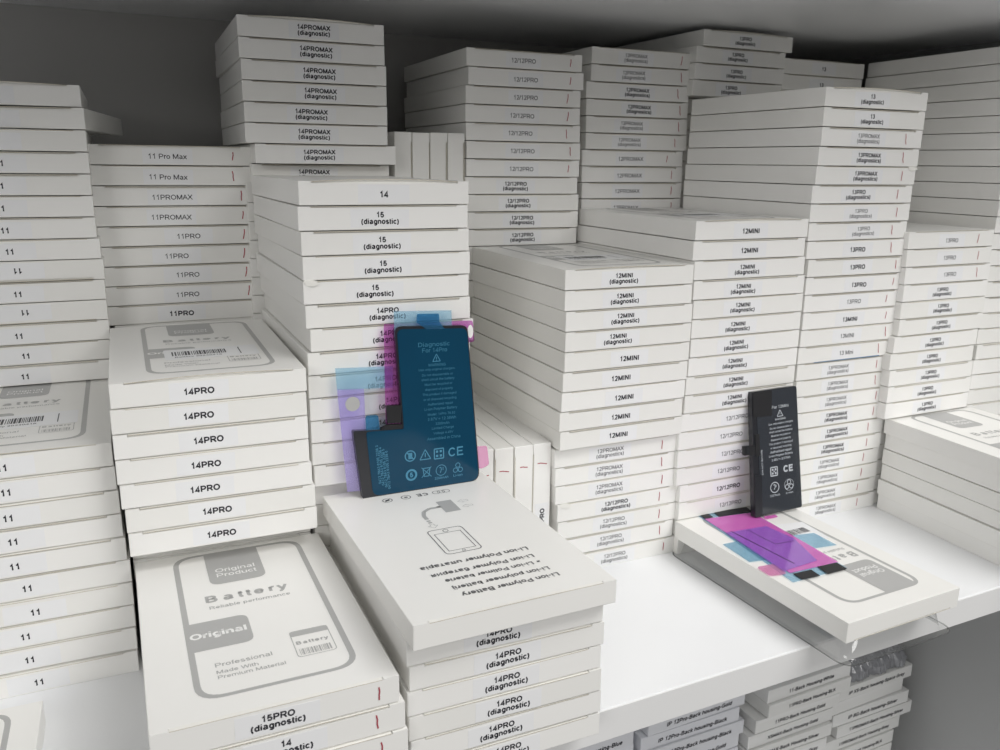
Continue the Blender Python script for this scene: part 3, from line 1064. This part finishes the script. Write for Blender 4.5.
# back-of-pack artwork on the box under the blue battery (read from the far side)
b, h = BOX[('F', 0)]
L = T(0, 0, h + PZ)
FL = Matrix.Rotation(math.pi, 4, 'Z')
for j, (s, cx, cy, wd) in enumerate((('Li-ion Polymer \u03bc\u03c0\u03b1\u03c4\u03b1\u03c1\u03af\u03b1', 3.55, 3.55, 4.15), ('Li-ion Polymer \u0431\u0430\u0442\u0435\u0440\u0438\u044f', 3.6, 2.9, 3.9),
                                     ('\u25a0 Li-ion Polimer baterie', 3.75, 2.34, 3.6), ('Li-ion polymeer batterij', 3.8, 1.8, 3.6), ('Li-ion Polymer Battery', 3.9, 1.25, 3.6))):
    link('lettering', text_mesh(s, MAT['print_dark'], 0.36, 0.012, wd), b, L @ T(cx, cy, 0) @ FL)
link('phone_drawing', ring('phone_drawing', round_poly(rect(2.72, 4.2, 4.16, 6.44), 0.22, 4), round_poly(rect(2.76, 4.24, 4.12, 6.40), 0.19, 4), MAT['print_dark']), b, L)
link('phone_drawing', ring('phone_drawing', rect(2.90, 4.45, 3.98, 6.05), rect(2.93, 4.48, 3.95, 6.02), MAT['print_dark']), b, L)
link('phone_drawing', rings('phone_drawing', [(3.44, 6.22, 0.12, 0.03), (3.44, 4.33, 0.07, 0.02)], MAT['print_dark'], 0, 12), b, L)
link('cable_drawing', flat('cable_drawing', [rect(4.1, 7.87, 4.76, 9.08)], MAT['print']), b, L)
link('cable_drawing', flat('cable_drawing', stroke([(4.1, 8.5), (3.62, 8.52), (3.3, 8.3), (3.16, 7.9), (3.16, 7.5)], 0.17) + [rect(3.08, 7.28, 3.24, 7.40), rect(3.08, 7.10, 3.24, 7.22)] + [rect(3.95, 8.52, 4.12, 8.62)], MAT['print']), b, L)
link('arrow_drawing', flat('arrow_drawing', stroke([(3.16, 6.62), (3.36, 6.84), (3.24, 6.84), (3.24, 7.0), (3.08, 7.0), (3.08, 6.84), (2.96, 6.84), (3.16, 6.62)], 0.025), MAT['print']), b, L)
link('arrow_drawing', flat('arrow_drawing', stroke([(4.95, 8.2), (5.15, 8.35), (5.15, 8.27), (5.4, 8.27), (5.4, 8.13), (5.15, 8.13), (5.15, 8.05), (4.95, 8.2)], 0.02) +
     stroke([(4.95, 8.75), (5.15, 8.9), (5.15, 8.82), (5.4, 8.82), (5.4, 8.68), (5.15, 8.68), (5.15, 8.6), (4.95, 8.75)], 0.02), MAT['print']), b, L)
link('symbol', rings('symbol', [(2.34, 10.08, 0.22, 0.04), (3.15, 10.1, 0.22, 0.04), (4.5, 10.1, 0.18, 0.03), (4.72, 10.1, 0.18, 0.03), (4.94, 10.1, 0.18, 0.03)], MAT['print_dark'], 0, 14), b, L)
link('symbol', flat('symbol', stroke([(2.2, 9.95), (2.48, 10.22)], 0.05) + [rect(2.26, 10.0, 2.42, 10.16), rect(3.08, 10.03, 3.22, 10.17)], MAT['print_dark']), b, L)
link('lettering', text_mesh('CE', MAT['print_dark'], 0.42, 0.02, 0.5), b, L @ T(3.88, 10.1, 0) @ FL)

# little torn corners of card
for key, i, px_, pz_ in (('E', 4, 0.35, 0.86), ('L', 4, 7.0, 0.86), ('M', 3, 0.45, 0.84), ('M', 3, 7.1, 0.88)):
    b, h = BOX[(key, i)]
    pts = [(-0.32, 0.10), (-0.1, 0.16), (0.22, 0.08), (0.30, -0.02), (0.05, -0.10), (-0.25, -0.06)]
    v = [(x, -0.02 - 0.10 * (0.5 + 0.5 * math.sin(4 * x)), y) for x, y in pts] + [(x, 0.02, y + 0.03) for x, y in pts]
    n = len(pts)
    f = [list(range(n)), list(range(2 * n - 1, n - 1, -1))] + [(k, n + k, n + (k + 1) % n, (k + 1) % n) for k in range(n)]
    t = link('torn_flake', mesh_from('torn_flake', v, f, MAT['flap']), b, T(px_, 0, pz_))
    t['label'] = 'torn flake of card'
b, h = BOX[('L', 14)]
t = link('blue_strip', mesh_from('blue_strip', [(1.2, -0.012, 0.0), (6.2, -0.012, 0.0), (6.2, -0.012, 0.05), (1.2, -0.012, 0.03), (1.2, 0.02, 0.0), (6.2, 0.02, 0.0)],
                                 [(0, 1, 2, 3), (0, 4, 5, 1)], MAT['bluepen']), b)
t['label'] = 'thin blue strip under the box'

# ------------------------------------------------------------------ single box with films at the right front, on a clear tray
PX, PY, PYAW = 26.11, 24.09, 4.57
pb = carton(PX, PY, 1.03, PYAW, 0.97, None, None, True, None, True, 0, 0.0, 0.07)
tag(pb, 'single white card box under the black battery, topped with pink film', 'box', GROUP)
lid_print(pb, 0.97, T(W + 0.32, DEP + 0.75, 0) @ Matrix.Rotation(math.pi, 4, 'Z'), badge_dx=-0.75, text_dx=-0.35, text_dy=0.4, full=False)
st = link('barcode_sticker', slab('barcode_sticker', [(4.0, 6.7), (6.0, 6.5), (6.2, 8.6), (4.2, 9.0)], 0, 0.006, MAT['sticker']), pb, T(0, 0, 0.982))
link('barcode', flat('barcode', bars(3.7, 7.5, 5.75, 8.05, 9), MAT['ink']), st, T(0, 0, 0.012))


def films(root, items):
    for k, (name, pts, mat, z, lab) in enumerate(items):
        o = link(name, slab(name, pts, z, z + 0.012, MAT[mat]), root)
        if lab:
            o['label'] = lab


fr = box_root('adhesive_film_sheet', PX, PY, 2.0, PYAW)
tag(fr, 'pink, purple and pale blue adhesive film lying on the single box', 'film')
films(fr, [
    ('blue_film', [(0.55, 3.68), (4.02, 3.62), (4.66, 11.36), (1.54, 11.74)], 'f_blue', 0.03, 'pale blue backing film'),
    ('blue_wing', [(0.16, 6.14), (1.07, 5.96), (1.2, 8.2), (0.31, 8.24)], 'f_blue', 0.03, None),
    ('blue_wing', [(4.2, 5.9), (5.59, 5.67), (5.65, 7.23), (4.3, 7.51)], 'f_blue', 0.03, None),
    ('pink_film', [(1.08, 4.4), (4.1, 4.24), (4.56, 10.65), (1.52, 11.09)], 'f_pink', 0.055, 'magenta film'),
    ('purple_film', [(0.9, 4.63), (3.24, 4.76), (4.10, 7.13), (3.89, 8.9), (1.35, 9.16)], 'f_purple', 0.08, 'purple film'),
    ('pull_tab', round_poly([(-0.02, 4.6), (0.9, 4.38), (1.15, 5.43), (0.05, 5.55)], 0.2, 3), 'f_rose', 0.055, 'pink pull tab'),
    ('pull_tab', round_poly([(4.6, 9.64), (5.41, 9.58), (5.51, 9.89), (4.69, 9.96)], 0.08, 2), 'f_pink', 0.055, 'pink pull tab'),
    ('black_patch', [(2.49, 10.98), (4.60, 10.72), (4.74, 11.32), (2.55, 11.62)], 'black_matt', 0.075, 'black adhesive patch'),
    ('black_patch', [(1.56, 11.1), (2.1, 11.05), (2.15, 11.55), (1.62, 11.62)], 'black_matt', 0.075, 'black adhesive patch'),
    ('black_patch', [(1.08, 3.65), (2.15, 3.56), (2.23, 4.19), (1.12, 4.25)], 'black_matt', 0.07, 'black adhesive patch'),
    ('black_patch', [(2.62, 3.53), (3.88, 3.50), (3.94, 4.18), (2.74, 4.28)], 'black_matt', 0.07, 'black adhesive patch'),
])
link('crease', flat('crease', stroke([(1.7, 9.2), (1.95, 5.0)], 0.05) + stroke([(2.6, 9.0), (2.7, 7.0), (3.9, 6.9)], 0.03), MAT['black_matt']), fr, T(0, 0, 0.096))


# clear blister tray turned upside down under that box
def tray():
    root = box_root('blister_tray', PX + 0.1, PY, 0.0, PYAW)
    tag(root, 'clear plastic blister tray under the single box', 'tray')
    n = 6

    def loft(prof, cap):
        loops = [[(x, y, z) for x, y in round_poly(rect(0.25 - o, 0.15 - o, W - 0.85 + o, DEP - 0.1 + o), 0.75, n)] for o, z in prof]
        m = len(loops[0])
        v = [p for l in loops for p in l]
        f = [list(range(m))] if cap else []
        for k in range(len(loops) - 1):
            f += [(k * m + i, k * m + (i + 1) % m, (k + 1) * m + (i + 1) % m, (k + 1) * m + i) for i in range(m)]
        return v, f

    v, f = loft([(-0.18, 1.015), (-0.05, 0.96), (0.12, 0.10), (0.16, 0.03)], True)
    link('tray_body', mesh_from('tray_body', v, f, MAT['clear'], True), root)
    v, f = loft([(0.16, 0.03), (0.42, 0.03), (0.43, 0.005)], False)
    link('flange', mesh_from('flange', v, f, MAT['clear']), root)
    v, f = loft([(0.40, 0.035), (0.45, 0.035), (0.45, 0.0), (0.40, 0.0)], False)
    link('flange_edge', mesh_from('flange_edge', v, f, MAT['clear_edge']), root)
    return root


tray()

# ------------------------------------------------------------------ batteries


def frame_root(name, p, u, v):
    u = Vector(u).normalized()
    v = Vector(v)
    v = (v - u * v.dot(u)).normalized()
    n = u.cross(v)
    r = bpy.data.objects.new(name, None)
    r.empty_display_size = 0.01
    COL.objects.link(r)
    r.matrix_world = Matrix(((u.x, v.x, n.x, p[0] * U), (u.y, v.y, n.y, p[1] * U), (u.z, v.z, n.z, p[2] * U), (0, 0, 0, 1)))
    return r


def shape(root, name, me, z, label=None):
    o = link(name, me, root, T(0, 0, z))
    if label:
        o['label'] = label
    return o


def tri(cx, cy, r):
    return [(cx, cy + r), (cx - r * 0.9, cy - r * 0.6), (cx + r * 0.9, cy - r * 0.6), (cx, cy + r)]


# blue-faced L-shaped battery leaning on the middle stack
b1 = frame_root('phone_battery', (7.49, 33.80, 6.60), (0.99871, 0.05075, 0), (-0.0022, 0.0436, 0.99905))
tag(b1, 'L-shaped phone battery with glossy dark blue face leaning on a stack', 'battery')
body = round_poly([(0.06, 0.0), (5.62, 0.0), (5.10, 7.26), (1.76, 7.44), (1.97, 2.90), (-0.24, 3.08)], [0.06, 0.5, 0.3, 0.3, 0.1, 0.08], 6)
link('cell', slab('cell', body, -0.32, 0.0, MAT['black']), b1)
face = round_poly([(0.52, 0.05), (5.56, 0.04), (5.06, 7.14), (1.84, 7.32), (2.02, 2.90), (0.32, 2.98)], [0.35, 0.45, 0.3, 0.3, 0.1, 0.15], 6)
link('blue_face', slab('blue_face', face, 0.0, 0.025, MAT['navy']), b1)['label'] = 'glossy blue protective face'
films(b1, [
    ('blue_sheet', [(1.76, 6.9), (4.40, 6.9), (4.39, 7.96), (1.76, 8.08)], 'f_blue', -0.10, 'pale blue film behind the battery'),
    ('pink_sheet', round_poly([(1.25, 3.0), (2.1, 2.9), (2.1, 7.0), (5.0, 6.9), (5.16, 6.47), (5.50, 6.47), (5.42, 7.44), (1.32, 7.55)], [0, 0, 0, 0, .05, .12, .12, .05], 3), 'f_pinkclear', -0.16, 'magenta film'),
    ('lavender_sheet', [(-0.56, 0.35), (0.1, 0.3), (0.37, 3.05), (0.36, 4.83), (-0.80, 4.93)], 'f_lav', -0.20, 'lavender film'),
    ('blue_sheet', [(-0.80, 4.90), (1.66, 4.75), (1.68, 5.70), (-0.84, 5.83)], 'f_blue', -0.20, 'pale blue film'),
    ('clear_sheet', [(0.36, 3.05), (1.64, 3.0), (1.66, 4.75), (0.36, 4.83)], 'clear_thin', -0.20, None),
    ('blue_tab', round_poly([(2.73, 7.55), (3.17, 7.22), (4.01, 7.18), (3.76, 7.52), (3.76, 7.87), (2.75, 7.92)], [.05, 0, 0, .05, .08, .08], 3), 'f_bluetab', 0.03, 'blue pull tab'),
    ('blue_tab', round_poly([(0.34, 2.95), (0.96, 2.92), (0.90, 3.66), (0.33, 3.68)], 0.12, 3), 'f_bluetab', -0.05, 'blue pull tab'),
    ('pink_tab', round_poly([(5.45, 0.62), (5.74, 0.5), (6.14, 0.66), (6.04, 1.58), (5.4, 1.63)], 0.12, 3), 'f_rose', -0.10, 'pink pull tab'),
])
shape(b1, 'grey_dot', flat('grey_dot', [[(-0.16 + 0.32 * math.cos(a * 0.3491), 4.22 + 0.32 * math.sin(a * 0.3491)) for a in range(18)]], MAT['print']), -0.185)
shape(b1, 'tab_dot', flat('tab_dot', [[(5.3 + 0.14 * math.cos(a * 0.5236), 6.95 + 0.3 * math.sin(a * 0.5236)) for a in range(12)]], MAT['print_white']), -0.14)
conn = link('connector', slab('connector', [(1.30, 3.25), (1.92, 3.2), (1.92, 3.98), (1.28, 4.02)], -0.14, 0.02, MAT['black_matt']), b1)
link('flex_cable', slab('flex_cable', [(1.02, 2.98), (1.95, 2.92), (1.94, 3.12), (1.32, 3.18), (1.08, 3.10)], -0.12, 0.03, MAT['black_matt']), b1)
Z1 = 0.032


def line1(s, cx, cy, wd, size=0.2):
    link('lettering', text_mesh(s, MAT['faint_print'], size, 0.0, wd), b1, T(cx, cy, Z1) @ RZ(R(-1.4)))


line1('Diagnostic', 3.50, 6.53, 1.46)
line1('For 14Pro', 3.53, 6.30, 1.16)
shape(b1, 'symbol', flat('symbol', stroke(tri(3.60, 5.90, 0.20), 0.03) + [rect(3.585, 5.86, 3.615, 5.98), rect(3.585, 5.80, 3.615, 5.83)], MAT['cyan_print']), Z1)
line1('WARNING', 3.62, 5.63, 0.82)
for k, (s, wd) in enumerate((('Use only original chargers.', 1.72), ('Do not disassemble or', 1.45), ('short circuit the battery', 1.55), ('Must be recycled or', 1.3),
                             ('disposed of properly', 1.3), ('This product if damaged', 1.6), ('or of disposed recycling', 1.55), ('Authorized repair', 1.2),
                             ('Li-ion Polymer Battery', 1.55), ('Model: 14Pro 78.82', 1.3), ('3.87V = 12.38Wh', 1.35), ('3200mAh', 0.66), ('Limited Charge', 1.05),
                             ('Voltage 4.45V', 0.95), ('Assembled in China', 1.6))):
    line1(s, 3.62 + 0.018 * k, 5.42 - 0.2235 * k, wd, 0.16)
shape(b1, 'symbol', rings('symbol', [(2.27, 1.64, 0.26, 0.05), (2.30, 0.76, 0.27, 0.09), (3.71, 0.78, 0.26, 0.03), (4.52, 0.90, 0.12, 0.03), (4.40, 0.68, 0.12, 0.03), (4.64, 0.68, 0.12, 0.03)], MAT['cyan_print']), Z1)
shape(b1, 'symbol', flat('symbol', stroke([(2.1, 1.82), (2.44, 1.46)], 0.05) + [rect(2.18, 1.5, 2.36, 1.78)] + stroke(tri(2.97, 1.56, 0.28), 0.04) + [rect(2.95, 1.5, 2.99, 1.68)] +
      stroke([(3.40, 1.34), (3.84, 1.34), (3.84, 1.80), (3.40, 1.80), (3.40, 1.34)], 0.05) + [rect(3.48, 1.42, 3.58, 1.52), rect(3.66, 1.42, 3.76, 1.52), rect(3.48, 1.62, 3.58, 1.72), rect(3.66, 1.62, 3.76, 1.72)] +
      stroke([(2.84, 0.98), (2.90, 0.60), (3.12, 0.60), (3.18, 0.98), (2.80, 0.98)], 0.035) + stroke([(2.78, 0.56), (3.24, 1.02)], 0.03) + stroke([(2.78, 1.02), (3.24, 0.56)], 0.03) +
      stroke([(3.62, 0.9), (3.70, 0.92), (3.72, 0.80), (3.66, 0.66)], 0.03) + stroke([(3.80, 0.92), (3.80, 0.78)], 0.03), MAT['cyan_print']), Z1)
link('lettering', text_mesh('CE', MAT['cyan_print'], 0.6, 0.01, 0.72), b1, T(4.43, 1.56, Z1))
link('lettering', text_mesh('5', MAT['cyan_print'], 0.28, 0.02), b1, T(2.30, 0.76, Z1))
link('lettering', text_mesh('3200mAh', MAT['cyan_print'], 0.12, 0.0, 0.66), b1, T(3.72, 0.43, Z1))
link('lettering', text_mesh('Li-ion', MAT['cyan_print'], 0.12, 0.0, 0.45), b1, T(4.52, 0.43, Z1))
for k in range(4):
    link('lettering', text_mesh('0412 78A3 6105 2238 %d' % (k + 3), MAT['cyan_print'], 0.12, 0.0, 1.75), b1, T(0.80 + 0.14 * k, 1.45 - 0.1 * k, Z1) @ RZ(R(93)))

# narrow black battery leaning on the stack behind
b2 = frame_root('phone_battery', (29.95, 34.38, 2.10), (0.9996, 0.0158, 0.024), (-0.03, 0.17, 0.985))
tag(b2, 'narrow black phone battery with silver print standing on the single box', 'battery')
link('cell', slab('cell', round_poly([(-0.55, 0.03), (2.76, 0.05), (2.72, 6.95), (-0.36, 6.95)], [.05, .12, .12, .05], 4), -0.34, 0.0, MAT['black']), b2)
link('wrap', slab('wrap', round_poly([(-0.12, 0.08), (2.73, 0.08), (2.69, 6.92), (-0.10, 6.92)], 0.1, 3), 0.0, 0.02, MAT['slate']), b2)['label'] = 'glossy wrap'
link('black_patch', slab('black_patch', [(-0.36, 5.56), (0.90, 5.52), (0.96, 6.90), (-0.34, 6.94)], 0.02, 0.05, MAT['black_matt']), b2)
link('side_ridge', slab('side_ridge', [(-0.55, 0.03), (-0.06, 0.03), (0.0, 2.3), (-0.10, 2.35), (-0.46, 2.35)], 0.02, 0.07, MAT['black']), b2)
cn = link('connector', slab('connector', round_poly([(-1.09, 3.56), (-0.28, 3.50), (-0.28, 4.0), (-1.09, 4.07)], 0.04, 2), -0.12, 0.03, MAT['black_matt']), b2)
link('contact_bar', slab('contact_bar', [(-0.92, 3.62), (-0.78, 3.62), (-0.78, 4.0), (-0.92, 4.0)], 0.03, 0.05, MAT['black']), cn)
link('flex_cable', slab('flex_cable', [(-0.30, 3.4), (-0.02, 3.4), (-0.02, 4.6), (-0.30, 4.6)], -0.1, 0.045, MAT['black_matt']), b2)
Z2 = 0.028


def line2(s, cx, cy, wd, size=0.18):
    link('lettering', text_mesh(s, MAT['silver_print'], size, 0.0, wd), b2, T(cx, cy, Z2) @ RZ(R(0.6)))


line2('For 12Mini', 1.5, 5.96, 1.15)
shape(b2, 'symbol', flat('symbol', stroke(tri(1.47, 5.54, 0.22), 0.04) + [rect(1.455, 5.5, 1.485, 5.62)], MAT['silver_print']), Z2)
line2('WARNING', 1.48, 5.26, 0.75)
for k, (s, wd) in enumerate((('Use only original chargers', 1.7), ('Do not disassemble or', 1.5), ('short circuit the battery', 1.6), ('Must be recycled or', 1.35), ('disposed of properly', 1.4),
                             ('This product if damaged', 1.65), ('or disposed recycling', 1.45), ('Authorized repair', 1.5), ('Li-ion Polymer Battery', 1.65), ('3.85V = 8.57Wh', 1.3))):
    line2(s, 1.5 - 0.01 * k, 5.02 - 0.222 * k, wd, 0.15)
shape(b2, 'symbol', flat('symbol', stroke([(0.66, 2.14), (1.12, 2.14), (1.12, 2.62), (0.66, 2.62), (0.66, 2.14)], 0.06) +
      [rect(0.74, 2.22, 0.85, 2.33), rect(0.94, 2.22, 1.05, 2.33), rect(0.74, 2.43, 0.85, 2.54), rect(0.94, 2.43, 1.05, 2.54), rect(0.86, 2.34, 0.93, 2.42)] +
      stroke([(0.80, 1.62), (0.90, 1.64), (0.92, 1.50), (0.84, 1.36)], 0.04) + stroke([(0.98, 1.62), (0.98, 1.48)], 0.04), MAT['silver_print']), Z2)
shape(b2, 'symbol', rings('symbol', [(0.89, 1.48, 0.31, 0.045), (1.89, 1.64, 0.14, 0.04), (1.74, 1.38, 0.14, 0.04), (2.04, 1.38, 0.14, 0.04), (1.89, 1.48, 0.33, 0.02)], MAT['silver_print']), Z2)
link('lettering', text_mesh('CE', MAT['silver_print'], 0.6, 0.015, 0.66), b2, T(1.87, 2.42, Z2))
link('lettering', text_mesh('2227mAh', MAT['silver_print'], 0.12, 0.0, 0.7), b2, T(0.89, 1.04, Z2))
link('lettering', text_mesh('Li-ion', MAT['silver_print'], 0.12, 0.0, 0.5), b2, T(1.9, 1.04, Z2))
sn = text_mesh('CPN 0412 78A3 6105', MAT['silver_print'], 0.12, 0.0, 1.4)
link('lettering', sn, b2, T(0.10, 3.0, Z2) @ RZ(R(90)))

# ------------------------------------------------------------------ box in the bottom-left corner of the shelf
ub = carton(-12.2, 20.2, 0.02, 1.6, 0.97, None, None, True, None, False, 0, 0.02, 0.05)
tag(ub, 'lone white card box cut off at the bottom-left corner', 'box', GROUP)
lid_print(ub, 0.97)

# ------------------------------------------------------------------ housing boxes on the lower shelf
TW, TH, TD = 8.3, 1.07, 14.0
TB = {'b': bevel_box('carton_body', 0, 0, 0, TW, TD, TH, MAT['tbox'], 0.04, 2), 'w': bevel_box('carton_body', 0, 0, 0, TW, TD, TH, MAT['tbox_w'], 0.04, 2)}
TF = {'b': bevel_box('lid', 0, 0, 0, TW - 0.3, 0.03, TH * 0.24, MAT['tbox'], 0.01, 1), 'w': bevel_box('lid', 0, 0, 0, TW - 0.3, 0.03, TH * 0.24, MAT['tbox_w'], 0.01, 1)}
LOWST = [
    (4.4, 15.0, -15.1, 1.10, 'b', 'the leftmost lower-shelf stack', ['IP 12Promax-Back housing-Blue', 'IP 12Promax-Back housing-Black', 'IP 12Promax-Back housing-Blue'], (0, 0.1, -0.1), (1, 1, 1)),
    (13.9, 15.0, -15.0, 1.10, 'b', 'the second lower-shelf stack from left', ['IP 12Pro-Back housing-Gold', 'IP 12Pro-Back housing-Black', 'IP 12Pro-Back housing-Black', 'IP 12Pro-Back housing-Gold'], (0.05, -0.45, 0.0, -0.2), (1, 1, 1, 1)),
    (24.45, 15.0, -15.66, 1.12, 'w', 'the third lower-shelf stack from left', ['11-Back Housing-White', '11PRO-Back Housing-BLK', '11PRO-Back Housing-Gold', 'XSMAX-Back Housing-Gold', 'XSMAX-Back Housing-Silver', 'XSMAX-Back Housing-Space Gray'], (0, 0.05, -0.9, -1.5, -1.7, -2.1), (0, 1, 0, 1, 1, 1)),
    (31.9, 15.4, -17.98, 1.14, 'w', 'the rightmost lower-shelf stack', ['IP XS-Back housing-Space Gray', None, 'IP 8G-Back housing-Silver', '11PROMAX-Back Housing-Silver', '11PROMAX-Back Housing-Grey', '11PROMAX-Back Housing-BLK'], (0.1, -0.6, 0.0, 0.6, -0.5, -1.1), (1, 1, 1, 0, 0, 1)),
]
for x0, y0, zt, sp0, kind, desc, texts, dxs, bolds in LOWST:
    n = len(texts)
    nn = int((zt - LOW) / sp0)
    for i in range(nn):
        sp = sp0 if i < n else (zt - n * sp0 - LOW) / (nn - n)
        zb = zt - (i + 1) * sp0 if i < n else LOW + (nn - 1 - i) * sp
        place = SH @ T(x0 + (dxs[i] if i < n else dxs[-1]), y0 + (rng.uniform(-.12, .12) if i < n else 0), zb) @ RZ(R(rng.uniform(-1.3, 1.3) if i < n else 0))
        if i >= n:
            o = link('housing_box', TB[kind])
            o.matrix_world = place
            tag(o, 'phone housing box low in ' + desc + ', below the picture', 'box', 'hidden housing boxes')
            continue
        r = box_root('housing_box', 0, 0, 0, 0)
        r.matrix_world = place
        tag(r, 'phone housing box, ' + (('top of ' if i == 0 else ORD[i] + ' from top in ') + desc), 'box', 'housing boxes on the lower shelf')
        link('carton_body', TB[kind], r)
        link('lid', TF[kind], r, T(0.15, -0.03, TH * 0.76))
        s = texts[i]
        if s:
            link('lettering', text_mesh(s, MAT['ink'], 0.52 if s.startswith('IP') else 0.44, 0.02, 0.215 * len(s), shear=0.18 if s.startswith('IP') else 0.05), r,
                 T(TW * 0.52, -0.012, TH * 0.42) @ RX(math.pi / 2))
# crumpled bubble wrap lying on the rightmost lower stack
r2 = random.Random(3)
NX, NY = 46, 30
grid = []
for top in (1, 0):
    for j in range(NY + 1):
        for i in range(NX + 1):
            e = min(1.0, 4 * min(i / NX, 1 - i / NX) + 0.05, 4 * min(j / NY, 1 - j / NY) + 0.05)
            z = (0.25 + 1.95 * e ** 0.5 + (r2.uniform(-0.10, 0.10) + 0.10 * math.sin(i * 0.55 + j * 0.8)) * e) if top else 0.0
            grid.append((i / NX * 6.9 + r2.uniform(-.05, .05), j / NY * 11.0 + r2.uniform(-.1, .1) + 0.12 * math.sin(i * 0.43), z))
NN = (NX + 1) * (NY + 1)
fc = []
for j in range(NY):
    for i in range(NX):
        a = j * (NX + 1) + i
        fc += [(a, a + 1, a + NX + 2, a + NX + 1), (NN + a, NN + a + NX + 1, NN + a + NX + 2, NN + a + 1)]
for i in range(NX):
    fc += [(i, NN + i, NN + i + 1, i + 1), (NY * (NX + 1) + i, NY * (NX + 1) + i + 1, NN + NY * (NX + 1) + i + 1, NN + NY * (NX + 1) + i)]
for j in range(NY):
    a = j * (NX + 1)
    fc += [(a, a + NX + 1, NN + a + NX + 1, NN + a), (a + NX, NN + a + NX, NN + a + 2 * NX + 1, a + 2 * NX + 1)]
wr = link('bubble_wrap', mesh_from('bubble_wrap', grid, fc, MAT['wrap']))
wr.matrix_world = SH @ T(33.0, 15.6, -17.97)
tag(wr, 'crumpled dark grey bubble wrap on the rightmost lower-shelf stack', 'bubble wrap')
